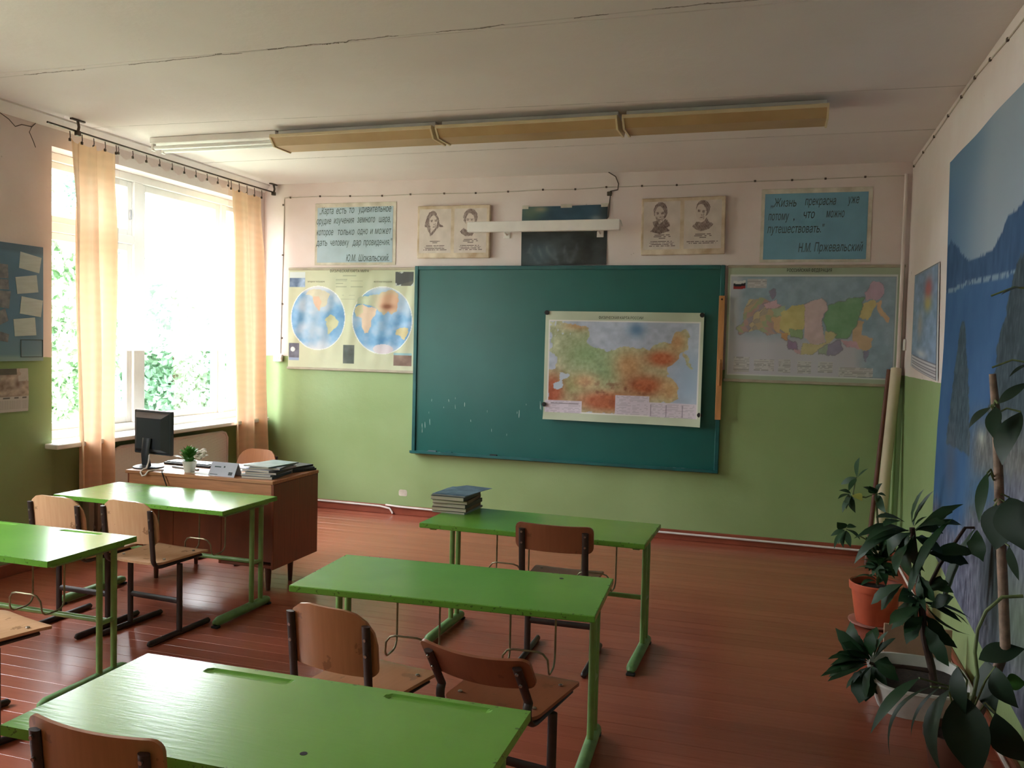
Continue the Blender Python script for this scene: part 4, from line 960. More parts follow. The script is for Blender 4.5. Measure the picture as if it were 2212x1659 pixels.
def physical_map(U, V):
    X = 150+1750*U; Y = 150+1270*V
    n = fbm(U*24, V*18, 71); n2 = fbm(U*7, V*5, 73)
    A = np.zeros(U.shape+(3,))+np.array([190,200,168.])+(n2[...,None]-0.5)*20
    inn = (X > 205) & (X < 1850) & (Y > 268) & (Y < 1320)
    A[(X > 192) & (X < 1864) & (Y > 252) & (Y < 1334)] = (226,222,216)
    sea = np.array([176,186,208.])+(n[...,None]-0.5)*44; sea = lerp(sea, [90,134,176], blob(X, Y, 1180, 350, 90, 80)); sea = lerp(sea, [150,176,206], blob(X, Y, 1780, 900, 200, 300)); A[inn] = sea[inn]
    wx = X+34*(fbm(U*30, V*22, 79)-0.5)*2; wy = Y+34*(fbm(U*30, V*22, 83)-0.5)*2
    m = inpoly(wx, wy, [(205,268),(400,268),(640,330),(660,420),(620,500),(700,540),(790,580),(860,610),(960,560),(1060,540),(1160,560),(1330,570),(1400,510),(1540,490),(1600,380),(1720,340),(1740,430),(1730,560),(1650,600),(1630,680),(1540,770),(1530,870),(1600,910),(1650,1000),(1640,1110),(1560,1170),(1340,1180),(1340,1320),(970,1320),(600,1320),(205,1320),(205,840),(280,830),(300,700),(230,640)]) & inn
    m |= inpoly(wx, wy, [(1690,600),(1740,620),(1800,770),(1770,770),(1700,660)])
    g = np.array([182,188,142.])+(n[...,None]-0.5)*60
    g = lerp(g, [140,172,112], blob(X, Y, 640, 640, 240, 170)); g = lerp(g, [132,166,108], blob(X, Y, 860, 840, 170, 190)); g = lerp(g, [146,170,104], blob(X, Y, 470, 1010, 150, 110))
    g = lerp(g, [204,150,92], blob(X, Y, 1110, 760, 170, 170)*1.1); g = lerp(g, [206,100,54], blob(X, Y, 1470, 670, 170, 90)*1.3); g = lerp(g, [210,152,96], blob(X, Y, 1620, 480, 110, 130))
    g = lerp(g, [200,98,52], blob(X, Y, 1300, 980, 230, 120)*1.2); g = lerp(g, [196,96,50], blob(X, Y, 860, 1180, 330, 120)*1.3); g = lerp(g, [194,92,54], blob(X, Y, 250, 1080, 130, 200)*1.3); g = lerp(g, [212,160,98], blob(X, Y, 1560, 1030, 120, 130)); g = lerp(g, [214,164,108], blob(X, Y, 620, 960, 170, 90)); g = lerp(g, [206,156,104], blob(X, Y, 520, 310, 150, 60))
    g = g+(fbm(U*60, V*44, 89)[...,None]-0.5)*46; dk = np.clip((fbm(U*34+3, V*26, 97)-0.56)*6, 0, 1)*np.clip(blob(X, Y, 1000, 1080, 420, 150), 0, 1); g = lerp(g, [130,58,34], dk*0.7)
    A[m] = g[m]
    m = inpoly(wx, wy, [(330,880),(430,870),(440,910),(370,960),(350,1050),(290,1050),(280,1000),(330,960)]); A[m] = (186,200,218)
    m = (vnoise(U*60, V*40, 101) > 0.80) & (X < 460) & (Y < 480) & inn; A[m] = (196,208,218)
    for (a, b, c, d_) in ((970,1105,1345,1320),(1345,1172,1850,1334),(165,1195,590,1334)):
        m = (X > a) & (X < c) & (Y > b) & (Y < d_); A[m] = (214,200,214)
        ln = m & ((Y*0.055) % 1 < 0.4) & (vnoise(U*70, np.floor(Y*0.055), 3) > 0.42) & (X > a+16) & (X < c-16); A[ln] = (184,172,186)
    for xx in (1360,1525,1700): A[(abs(X-xx) < 4) & (Y > 1190) & (Y < 1325)] = (130,118,136)
    A[(abs(Y-1225) < 6) & (X > 235) & (X < 555)] = (110,100,100)
    return A
rm = map_sheet('wall_map', 'physical map with orange mountains pinned onto the blackboard', 2.868, 4.222, 0.968, 1.912, -0.050, physical_map, 240, 170, False,
          lambda U, V: -0.010*np.clip((U-0.86)/0.14, 0, 1)**2*(0.4+V)*4*0.6-0.006*np.sin(U*12+V*3)-0.02*np.clip((V-0.9)/0.1, 0, 1)**2, [('ФИЗИЧЕСКАЯ КАРТА РОССИИ', .35, .63, .935, 0.032)])
for (x, z) in ((0.012,0.93),(1.34,0.925),(0.008,0.13),(1.345,0.10)): MB().lathe([(0.001,-0.006),(0.02,-0.004),(0.02,0.004),(0.001,0.006)], 12).build('magnet', 'rubber_dark', rm, loc=(x,-0.012 if x < 1 else -0.030,z)).rotation_euler = (pi/2,0,0)

def political_map(U, V):
    X = 105+1695*U; Y = 60+1100*V
    n = fbm(U*26, V*17, 111); n2 = fbm(U*6, V*4, 113)
    A = np.zeros(U.shape+(3,))+np.array([172,190,160.])+(n2[...,None]-0.5)*16
    A[(X > 125) & (X < 1745) & (Y > 138) & (Y < 1106)] = (216,222,220)
    inn = (X > 138) & (X < 1732) & (Y > 152) & (Y < 1096)
    sea = np.array([150,178,200.])+(n[...,None]-0.5)*36; sea = lerp(sea, [202,200,214], np.clip((Y-640)/160, 0, 1)*np.clip((1500-X)/140, 0, 1)); sea = lerp(sea, [198,200,212], np.clip((300-X)/120, 0, 0.8)); A[inn] = sea[inn]
    wx = X+20*(fbm(U*34, V*22, 121)-0.5)*2; wy = Y+20*(fbm(U*34, V*22, 127)-0.5)*2
    def reg(poly, col):
        m = inpoly(wx, wy, poly)
        A[m] = (np.array(col, float)+(n[...,None]-0.5)*30)[m]
    m = inpoly(wx, wy, [(330,370),(470,360),(600,420),(700,480),(660,600),(700,700),(620,700),(520,730),(440,660),(330,680),(240,720),(200,660),(270,580),(280,470)])
    cells = (np.floor(wx/62+np.sin(wy/70))*7+np.floor(wy/58+np.cos(wx/80))*13).astype(int) % 6
    pal = np.array([(206,178,140),(176,184,140),(198,160,150),(172,158,170),(214,196,150),(186,170,150)], float); A[m] = (pal[cells]+(n[...,None]-0.5)*20)[m]
    reg([(470,420),(600,380),(640,430),(560,470),(500,470)], (222,176,192)); reg([(560,470),(680,430),(700,490),(640,540),(580,520)], (176,196,158)); reg([(520,290),(580,270),(600,330),(560,380)], (146,140,168))
    reg([(640,500),(760,430),(880,420),(885,640),(800,700),(700,700),(640,640)], (222,206,128)); reg([(560,540),(640,540),(650,700),(600,690)], (226,184,136))
    reg([(880,420),(1030,350),(1085,390),(1090,480),(1060,540),(1060,640),(1085,780),(960,790),(880,730)], (220,190,192))
    reg([(1090,480),(1100,410),(1440,340),(1430,450),(1400,540),(1340,660),(1300,730),(1180,730),(1100,650),(1065,560)], (130,182,134))
    reg([(1440,400),(1540,370),(1550,440),(1480,545),(1400,535)], (222,204,132)); reg([(1440,300),(1520,200),(1600,210),(1630,300),(1600,360),(1450,380)], (206,170,196)); reg([(1545,400),(1610,380),(1600,440),(1680,530),(1660,580),(1590,500)], (224,180,140))
    reg([(1390,560),(1440,560),(1430,700),(1530,720),(1530,810),(1480,840),(1380,810),(1340,740),(1350,640)], (222,184,144)); reg([(1240,740),(1380,760),(1430,830),(1300,810)], (222,170,190))
    reg([(870,790),(1085,785),(1090,660),(1195,690),(1150,745),(1100,800),(1020,840),(970,890),(850,890)], (214,200,144)); reg([(1100,800),(1235,735),(1262,835),(1200,895),(1110,895)], (158,150,184)); reg([(1020,840),(1110,800),(1110,890),(1030,880)], (168,186,160))
    reg([(710,740),(800,780),(825,845),(730,845)], (176,146,190)); reg([(740,660),(860,660),(865,745),(760,725)], (158,190,138)); reg([(650,690),(725,690),(705,765),(660,745)], (228,168,112)); reg([(780,840),(850,850),(850,890),(790,880)], (222,176,192)); reg([(1455,840),(1500,840),(1480,945),(1455,910)], (150,150,186))
    gx = (np.abs(np.gradient(A.sum(-1), axis=1))+np.abs(np.gradient(A.sum(-1), axis=0))); A = lerp(A, [120,112,124], np.where(inn & (gx > 40), 0.35, 0))
    for (a, b, c, d_) in ((190,930,350,1075),(400,950,600,1060),(640,945,760,1070),(830,955,960,1070),(1030,955,1170,1060),(1225,1005,1550,1090),(300,180,495,262)):
        m = (X > a) & (X < c) & (Y > b) & (Y < d_); A[m] = (208,206,208); ln = m & ((Y*0.06) % 1 < 0.45) & (vnoise(U*80, np.floor(Y*0.06), 3) > 0.35); A[ln] = (168,166,170)
    fl_ = (X > 162) & (X < 284); wv_ = 6*np.sin((X-162)/30)
    for (a, b, c) in ((195,222,(226,226,226)),(222,247,(44,44,58)),(247,274,(186,44,44))): A[fl_ & (Y > a+wv_) & (Y < b+wv_)] = c
    return A
map_sheet('wall_map', 'pastel political map with a flag in its corner, right of the blackboard', 4.400, 5.728, 1.365, 2.295, -0.012, political_map, 280, 180, True,
          lambda U, V: -0.005-0.003*np.sin(U*19+V*3), [('РОССИЙСКАЯ ФЕДЕРАЦИЯ', .345, .60, .952, 0.036)])
# wooden ruler hung at the right board edge
ru = thing('board_ruler', 'long wooden board ruler hanging at the right edge of the blackboard', 'ruler', (4.360,-0.052,1.035))
MB().cbox(-0.024,0.024,-0.008,0.004,0,1.02,0.002).build('blade', 'ruler_wood', ru); MB().cbox(-0.008,0.008,-0.022,-0.008,0.28,0.50,0.004).build('grip', 'ruler_wood', ru); MB().lathe([(0.008,0),(0.008,0.002)], 12).build('hanging_hole', 'rubber_dark', ru, loc=(0,-0.0085,0.99)).rotation_euler = (pi/2,0,0)

# ================================================================== RIGHT WALL: small map and mural
def small_map(U, V):
    n = fbm(U*9, V*14, 131); A = np.zeros(U.shape+(3,))+np.array([128,160,206.])+(n[...,None]-0.5)*70
    A = lerp(A, [196,92,92], blob(U, V, .62, .20, .13, .10)*1.2); A = lerp(A, [200,180,100], blob(U, V, .62, .34, .12, .07)*1.1); A = lerp(A, [196,170,150], 0.7*blob(U, V, .36, .55, .1, .13)); A = lerp(A, [226,226,232], 0.9*blob(U, V, .45, .82, .2, .035))
    m = V > 0.86; A[m] = (220,214,222); A[m & ((V*38) % 1 < 0.4) & (U > .05) & (U < .95)] = (104,92,120)
    A[(U < 0.03) | (V < 0.012)] = (150,160,176); A[(U > 0.955)] = (222,222,228); A[(abs(U-0.955) < 0.008) | (V < 0.006)] = (30,30,36)
    return A
sm = thing('small_wall_map', 'narrow blue world map on the right wall beside the corner', 'map', (W, -0.42, 1.49))
print_sheet('map_print', sm, 'ink_print', lambda U, V: np.stack([-0.006-0.012*np.sin(pi*U)*V, -1.03*U-0.16*U*V*0.8, 0.70*(1-V)+(0.04-0.075*U)*(V)+0.0*U], -1), 60, 100, small_map)
def mural_print(yy, zz):
    """yy along the wall (metres, from the front corner towards the room, positive), zz height"""
    def fn(U, V):
        y, z = yy(U, V), zz(U, V); n = fbm(y*7, z*7, 141); n2 = fbm(y*22, z*9, 149); n3 = fbm(y*60, z*26, 151)
        A = lerp(np.zeros(U.shape+(3,))+np.array([166,182,200.]), [84,128,178], np.clip((2.75-y)/1.0, 0, 1)*0.9)
        A = lerp(A, [120,156,192], np.clip((z-2.5)/0.3, 0, 0.6)*np.clip((2.9-y)/0.6, 0, 1))
        rx = [1.5,1.84,2.06,2.2,2.38,2.6,2.79,2.90,3.0,3.11,3.35,3.7,4.3,5.2]; rz = [2.20,2.27,2.19,2.13,2.11,2.10,2.10,2.13,2.17,2.22,2.24,2.34,2.40,2.3]
        ridge = np.interp(y, rx, rz)+0.03*(fbm(y*16, y*0, 157)-0.5)+0.02*(n3-0.5)
        m = z < ridge; A[m] = (np.array([54,92,140.])+(n2[...,None]-0.5)*34)[m]
        lake = np.interp(y, [1.7,2.4,3.0,5.2], [1.97,1.985,1.965,1.93]); m = z < lake; A[m] = (np.array([58,104,160.])+(n[...,None]-0.5)*20)[m]
        sh = (abs(z-lake-0.01) < 0.012) & (n3 > 0.42); A[sh] = (136,164,192)
        def tree(pts, ztop, zbot, hw, col, seed):
            nonlocal A
            s = np.clip((ztop-z)/(ztop-zbot), 0, 1); w = hw*(0.12+0.88*s**0.8)*(0.8+0.5*fbm(y*0+z*20, z*6, seed)); m = (abs(y-pts) < w) & (z < ztop+0.05*(n3-0.5)) & (z > zbot)
            A[m] = (np.array(col, float)+(n3[...,None]-0.5)*70)[m]
        tree(2.27, 1.80, 1.12, 0.30, (66,88,104), 161)
        tree(3.45, 2.02, 0.85, 0.78, (58,76,88), 163); tree(4.5, 2.2, 0.8, 0.9, (54,72,80), 165)
        # pale rocks and reeds below
        k = np.clip((1.42-z)/0.2, 0, 1)*np.clip((y-2.45)/0.3, 0, 1); A = lerp(A, np.array([118,116,112.])+(n3[...,None]-0.5)*100, k*0.9)
        lowl = np.interp(y, [1.7,2.2,2.6,2.9,3.3,5], [0.86,0.78,0.90,0.98,1.2,1.2])+0.10*(n2-0.5)
        A = lerp(A, [60,110,164], 0.85*blob(y, z, 2.95, 0.98, 0.5, 0.10))
        k = np.clip((lowl-0.04-z)/0.12, 0, 1); A = lerp(A, np.array([112,112,136.])+(fbm(y*46, z*18, 171)[...,None]-0.5)*150, k*0.9)
        A = lerp(A, [96,92,104], 0.5*blob(y, z, 2.10, 1.02, 0.14, 0.2)); A = lerp(A, [206,212,194], 0.8*blob(y+0.1*(n2-0.5), z, 2.84, 1.235, 0.07, 0.035))
        A = lerp(A, [66,84,86], 0.7*blob(y, z, 3.2, 0.7, 0.3, 0.35)); A = lerp(A, [96,120,78], 0.6*blob(y, z, 3.7, 0.6, 0.4, 0.2))
        return A
    return fn
ML, MR, MT = 1.665, 4.70, 2.749
my = lambda U, V: ML+0.10*np.sin(pi*np.clip(V*1.5, 0, 1))*0.8*(1-U)+(MR-ML)*U
mb_ = lambda U: 0.44-0.10*(U*(MR-ML))
mz = lambda U, V: MT*(1-V)+V*np.maximum(mb_(U), 0.16)
mu = thing('photo_mural', 'large lake and forest photo mural covering the right wall', 'mural', (W, 0, 0))
print_sheet('mural_print', mu, 'ink_matte', lambda U, V: np.stack([-0.006-0.003*np.sin(U*21+V*9)-0.004*np.exp(-U*60), -my(U, V), mz(U, V)], -1), 230, 190, mural_print(my, mz), sat=0.9, val=0.86)

# ================================================================== LEFT WALL: notice board, calendar
nb = thing('notice_board', 'blue notice board with pale cards on the left wall by the window', 'notice board', (0,-3.95,1.425))
def blue_board(U, V):
    n = fbm(U*6, V*4, 181); A = np.zeros(U.shape+(3,))+np.array([96,142,184.])+(n[...,None]-0.5)*26; A = lerp(A, [132,172,188], np.clip((V-0.72)*2.2, 0, 0.7)); A = lerp(A, [88,118,146], 0.7*(V < 0.06)); A = lerp(A, [150,186,190], 0.8*(V > 0.965)); return A
print_sheet('print', nb, 'ink_print', lambda U, V: np.stack([np.full(U.shape, 0.0125), 1.31*U, 0.772*(1-V)], -1), 60, 36, blue_board)
MB().cbox(0.0005,0.012,0,1.31,0,0.772,0.002).build('panel', 'cover_blue', nb)
mat('card_grey', (196,206,208), 0.7, 0.05, 8, stretch=(1,1,8)); mat('photo_dark', (96,100,112), 0.5, 0.5, 26, col2=(150,150,158))
def quad_card(q, m, nm='card', x=0.0132, th=0.0022):
    a = [(x, y+3.95, z-1.425) for (y, z) in q]; b = [(x+th, y, z) for (_, y, z) in a]
    MB().add(a+b, [(0,1,2,3),(7,6,5,4),(0,4,5,1),(1,5,6,2),(2,6,7,3),(3,7,4,0)]).build(nm, m, nb)
for q in ([(-2.826,2.149),(-2.656,2.124),(-2.676,2.018),(-2.837,2.041)],[(-2.866,1.978),(-2.697,2.004),(-2.683,1.889),(-2.851,1.868)],[(-2.818,1.855),(-2.645,1.835),(-2.662,1.722),(-2.832,1.74)],[(-2.882,1.701),(-2.711,1.718),(-2.70,1.598),(-2.871,1.589)],
          [(-3.40,2.12),(-3.22,2.13),(-3.23,2.0),(-3.41,1.99)],[(-3.42,1.80),(-3.24,1.82),(-3.23,1.70),(-3.40,1.68)],[(-3.75,2.05),(-3.58,2.06),(-3.58,1.93),(-3.76,1.93)]): quad_card(q, 'card_grey')
for q in ([(-3.06,2.055),(-2.923,2.055),(-2.919,1.965),(-3.06,1.961)],[(-3.05,1.954),(-2.919,1.958),(-2.915,1.893),(-3.05,1.889)],[(-3.06,1.882),(-2.902,1.883),(-2.916,1.769),(-3.06,1.781)],[(-3.06,1.72),(-2.945,1.768),(-2.92,1.689),(-3.03,1.64)],[(-3.05,1.635),(-2.916,1.601),(-2.925,1.55),(-3.05,1.57)]): quad_card(q, 'photo_dark', 'photograph')
def pocket(y0, y1, z0, z1):
    for (a, b, c, d_) in ((y0,y0+0.004,z0,z1),(y1-0.004,y1,z0,z1),(y0,y1,z0,z0+0.004),(y0,y1,z1-0.004,z1)): quad_card([(a,d_),(b,d_),(b,c),(a,c)], 'ink_grey', 'pocket_edge')
pocket(-2.825,-2.645,1.45,1.568)
ca = thing('wall_calendar', 'paper calendar with a brown animal picture under the blue notice board', 'calendar', (0,-3.05,1.088), R(0))
def calendar(U, V):
    n = fbm(U*7, V*9, 191); A = np.zeros(U.shape+(3,))+np.array([214,206,208.])
    m = V < 0.64; A[m] = (np.array([186,160,150.])+(n[...,None]-0.5)*130)[m]; A = lerp(A, [92,92,84], 0.8*((V < 0.14) & (U < 0.7))); A = lerp(A, [214,200,202], 0.8*blob(U, V, .70, .36, .12, .14)); A = lerp(A, [120,84,72], 0.8*blob(U, V, .70, .36, .07, .09)); A = lerp(A, [216,210,212], 0.8*((U > .72) & (V < .3) & (n < .55)))
    rows = (V > 0.72) & ((V*32) % 1 < 0.35) & ((U*22) % 1 < 0.6); A[rows] = (178,170,176); A[(abs(V-0.675) < 0.012) & (vnoise(U*9, U*0, 5) > 0.55)] = (110,104,110); return A
print_sheet('calendar_print', ca, 'ink_print', lambda U, V: np.stack([0.006+0.006*np.sin(3*V), 0.29*U, 0.287*(1-V)], -1), 60, 60, calendar)
MB().box(0.0006,0.004,0,0.29,0,0.287).build('backing', 'paper_white', ca)

# ================================================================== CEILING STRIP LIGHTS
def strip(label, x0, x1, covered, y=-1.83):
    t = thing('ceiling_light', label, 'ceiling light', (x0, y, H), group='ceiling strip lights in one row'); w = x1-x0
    if covered:
        MB().cbox(0.01,w-0.01,-0.06,0.06,-0.05,0.0,0.003).build('housing', 'lamp_white', t)
        # trough-shaped diffuser
        pr = [(-0.145,-0.062),(-0.15,-0.07),(-0.10,-0.118),(0.10,-0.118),(0.15,-0.07),(0.145,-0.062)]
        vs = [(xx, a, b) for xx in (0.012, w-0.012) for (a, b) in pr]; k = len(pr)
        fs = [(i, i+1, k+i+1, k+i) for i in range(k-1)]
        MB().add(vs, fs).build('diffuser', 'diffuser_beige', t)
        for xx in (0.0, w-0.012): MB().add([(xx,-0.15,-0.045),(xx,0.15,-0.045),(xx,0.158,-0.07),(xx,0.105,-0.126),(xx,-0.105,-0.126),(xx,-0.158,-0.07)]+[(xx+0.012,-0.15,-0.045),(xx+0.012,0.15,-0.045),(xx+0.012,0.158,-0.07),(xx+0.012,0.105,-0.126),(xx+0.012,-0.105,-0.126),(xx+0.012,-0.158,-0.07)], [(0,1,2,3,4,5),(11,10,9,8,7,6)]+[(i,(i+1) % 6,6+(i+1) % 6,6+i) for i in range(6)]).build('end_cap', 'lamp_edge', t)
        for s in (-1, 1): MB().cbox(0,w,s*0.152-0.006,s*0.152+0.006,-0.07,-0.048,0.002).build('rim', 'lamp_edge', t)
        MB().box(0.01,w-0.01,-0.147,0.147,-0.052,-0.049).build('top_plate', 'lamp_white', t)
    else:
        MB().cbox(0.0,w,-0.075,0.075,-0.045,0.0,0.003).build('housing', 'lamp_white', t)
        for yy in (-0.055, 0.055):
            MB().sweep([(0.03,yy,-0.075),(w-0.03,yy,-0.075)], 0.016, n=12).build('fluorescent_tube', 'tube_glass', t, smooth=True)
            for xx in (0.012, w-0.03): MB().cbox(xx,xx+0.02,yy-0.018,yy+0.018,-0.096,-0.045,0.003).build('tube_holder', 'lamp_white', t)
    return t
strip('open ceiling light with two bare tubes nearest the window', 0.26, 1.34, False)
strip('beige-covered ceiling light next to the bare tubes', 1.345, 2.575, True)
strip('middle beige-covered ceiling light of the row', 2.60, 3.815, True)
strip('beige-covered ceiling light at the right end of the row', 3.845, 5.05, True)

# ================================================================== CABLES, SOCKETS, ROLLED MAPS
cw = thing('wall_cable', 'thin painted cable clipped along the top of the front wall', 'cable', (0,0,0))
cx = [0.222,0.288,0.608,0.926,1.256,1.541,1.874,2.177,2.481,2.8,3.09,3.361,3.666,3.956,4.584,4.87,5.122,5.415,5.708]; cz = [2.966,2.969,2.973,2.966,2.960,2.965,2.964,2.959,2.963,2.970,2.966,2.976,2.976,2.975,2.987,2.986,2.989,2.993,2.995]
MB().sweep([(x,-0.004,z_-0.002) for x, z_ in zip(cx, cz)], 0.0035, n=6).build('wire', 'cable_wall', cw)
for x, z_ in list(zip(cx, cz))[1:]: MB().cbox(x-0.008,x+0.008,-0.011,0.0,z_-0.009,z_+0.007,0.002).build('clip', 'clip_dark', cw)
cv = thing('socket_cable', 'vertical painted cable running down to the socket by the window corner', 'cable', (0.205,0,0))
MB().sweep([(0.017,-0.004,2.955),(0.012,-0.004,2.6),(0.0,-0.004,2.0),(-0.008,-0.004,1.47)], 0.0035, n=6).build('wire', 'cable_wall', cv)
for z_ in (2.90, 2.42, 1.95, 1.62): MB().cbox(-0.004,0.014,-0.010,0.0,z_-0.008,z_+0.008,0.002).build('clip', 'clip_dark', cv)
cl = thing('lamp_cable', 'loose cable dropping from the ceiling to the board lamp', 'cable', (3.43,0,0))
MB().sweep([(-0.05,-0.03,H),(0.01,-0.012,3.06),(0.035,-0.006,3.0),(0.03,-0.006,2.95),(-0.03,-0.006,2.94),(-0.035,-0.006,2.86),(-0.04,-0.02,2.72),(-0.05,-0.20,2.652)], 0.0045, n=7).build('wire', 'clip_dark', cl, smooth=True)
MB().cbox(-0.06,-0.02,-0.014,0.0,2.90,2.935,0.003).build('junction', 'clip_dark', cl)
cr = thing('right_wall_cable', 'painted cable clipped below the ceiling on the right wall', 'cable', (W,0,0))
ry = [-0.10,-0.55,-1.0,-1.5,-1.9,-2.25,-2.6,-2.94,-3.25,-3.7,-4.3,-5.0]; rz_ = [3.045,3.052,3.056,3.064,3.066,3.068,3.05,3.03,3.022,3.02,3.02,3.02]
MB().sweep([(-0.004,y,z_) for y, z_ in zip(ry, rz_)], 0.004, n=6).build('wire', 'cable_wall', cr)
for y, z_ in zip(ry, rz_): MB().cbox(-0.012,0.0,y-0.009,y+0.009,z_-0.010,z_+0.007,0.002).build('clip', 'clip_dark', cr)
cb = thing('conduit', 'painted conduit running down the right front corner', 'pipe', (W-0.045,-0.03,0))
MB().sweep([(0,0,0.09),(0,0,3.0)], 0.014, n=10).build('pipe', 'wall_paint', cb, smooth=True)
MB().cbox(0.028,0.0445,-0.055,0.01,1.64,1.73,0.004).build('switch_box', 'socket_white', cb)
so = thing('wall_socket', 'white double socket under the cable by the window corner', 'socket', (0.185,0,1.42))
MB().cbox(-0.055,0.045,-0.03,-0.0005,-0.03,0.04,0.006).build('cover', 'socket_white', so)
for x in (-0.028, 0.018): MB().lathe([(0.017,0),(0.017,0.004),(0.013,0.004),(0.013,0.001)], 16).build('outlet', 'socket_white', so, loc=(x,-0.03,0.005)).rotation_euler = (pi/2,0,0)
bcb = MB().sweep([(0.05,-0.028,0.075),(0.9,-0.028,0.072),(1.30,-0.028,0.068),(1.40,-0.030,0.055),(1.43,-0.034,0.02),(1.435,-0.036,0.009)], 0.009, n=8).build('skirting_cable', 'cable_white', smooth=True); tag(bcb, 'white cable along the skirting behind the teacher desk, bent down at its end', 'cable')
bcc = MB().sweep([(1.36,-0.032,0.086),(1.5,-0.032,0.078),(2.4,-0.032,0.066),(3.889,-0.032,0.058),(4.7,-0.032,0.055),(5.52,-0.032,0.05)], 0.009, n=8).build('skirting_cable', 'cable_white', smooth=True); tag(bcc, 'white cable along the skirting below the blackboard', 'cable')
bcd = MB().sweep([(W-0.032,-0.45,0.05),(W-0.032,-2.0,0.052),(W-0.032,-4.0,0.05),(W-0.032,-7.8,0.05)], 0.009, n=8).build('skirting_cable', 'cable_white', smooth=True); tag(bcd, 'white cable along the right wall skirting behind the plants', 'cable')
pt = MB().slab(0.085, 0.06, 0.02, 0.015, 0.001, lambda a, b: 0.0, 4, 3, place=lambda a, b, c: (1.52+a, -0.0008+c*0.6, 0.205+b)).build('plaster_patch', 'sign_border'); tag(pt, 'pale bare plaster patch low on the green front wall', 'patch')
# rolled maps in the corner
rl = thing('rolled_map', 'cream rolled map leaning in the right front corner', 'rolled map', (5.575,-0.40,0))
MB().sweep([(0.0,0.0,0.011),(0.12,0.34,1.50)], 0.040, n=20).build('paper_roll', 'roll_paper', rl, smooth=True)
MB().sweep([(-0.0006,-0.002,0.003),(0.0,0.0,0.05)], 0.012, n=10).build('rod_end', 'roll_brown', rl, smooth=True)
rl2 = thing('rolled_map', 'thin brown rolled map leaning behind the cream one', 'rolled map', (5.515,-0.33,0))
MB().sweep([(0.0,0.0,0.010),(0.130,0.29,1.49)], 0.017, n=14).build('paper_roll', 'roll_brown', rl2, smooth=True)

# plaster cracks beside the curtain rod and over the board
for pts in ([(-2.68,3.03),(-2.72,2.99),(-2.80,2.985),(-2.85,2.96),(-2.90,2.995),(-2.97,3.02),(-3.05,3.0)], [(-2.72,2.99),(-2.74,2.95),(-2.71,2.90),(-2.69,2.86)], [(-2.97,3.02),(-3.0,2.96),(-2.98,2.90)]):
    MB().sweep([(0.0004,y,z_) for (y, z_) in pts], 0.0035, 0.0012, side=(0,0.3,1), n=5).build('crack', 'clip_dark', bpy.data.objects['wall_left'])
FICUS = [((5.698,-3.821,1.86),(5.568,-3.901,1.835),0.041),((5.699,-3.808,1.597),(5.608,-3.892,1.546),0.023),((5.589,-3.835,1.448),(5.685,-3.848,1.531),0.042),((5.581,-3.767,1.43),(5.511,-3.776,1.35),0.041),((5.594,-3.779,1.432),(5.573,-3.88,1.325),0.054),((5.673,-3.797,1.42),(5.606,-3.87,1.231),0.104),((5.569,-3.826,1.194),(5.535,-3.901,1.022),0.04),((5.57,-3.823,1.18),(5.589,-3.753,1.085),0.027),((5.644,-3.774,1.084),(5.619,-3.775,0.905),0.122),((5.655,-3.776,1.103),(5.689,-3.885,0.933),0.126),((5.654,-3.815,0.931),(5.693,-3.807,0.807),0.047),((5.581,-3.781,0.491),(5.734,-3.766,0.546),0.095),((5.605,-3.77,0.484),(5.617,-3.904,0.336),0.115),((5.671,-3.792,0.411),(5.735,-3.799,0.43),0.08)]
FICUS_LOW = [((5.459,-3.95,0.427),(5.431,-4.038,0.152),0.091),((5.493,-3.952,0.416),(5.539,-4.054,0.158),0.138),((5.614,-3.915,0.349),(5.715,-3.914,0.188),0.1),((5.357,-3.946,0.45),(5.196,-4.016,0.249),0.043),((5.401,-3.917,0.414),(5.269,-3.967,0.159),0.023),((5.431,-3.919,0.416),(5.344,-3.917,0.218),0.015),((5.479,-3.949,0.51),(5.504,-3.995,0.356),0.058),((5.601,-3.942,0.524),(5.667,-3.992,0.405),0.097)]
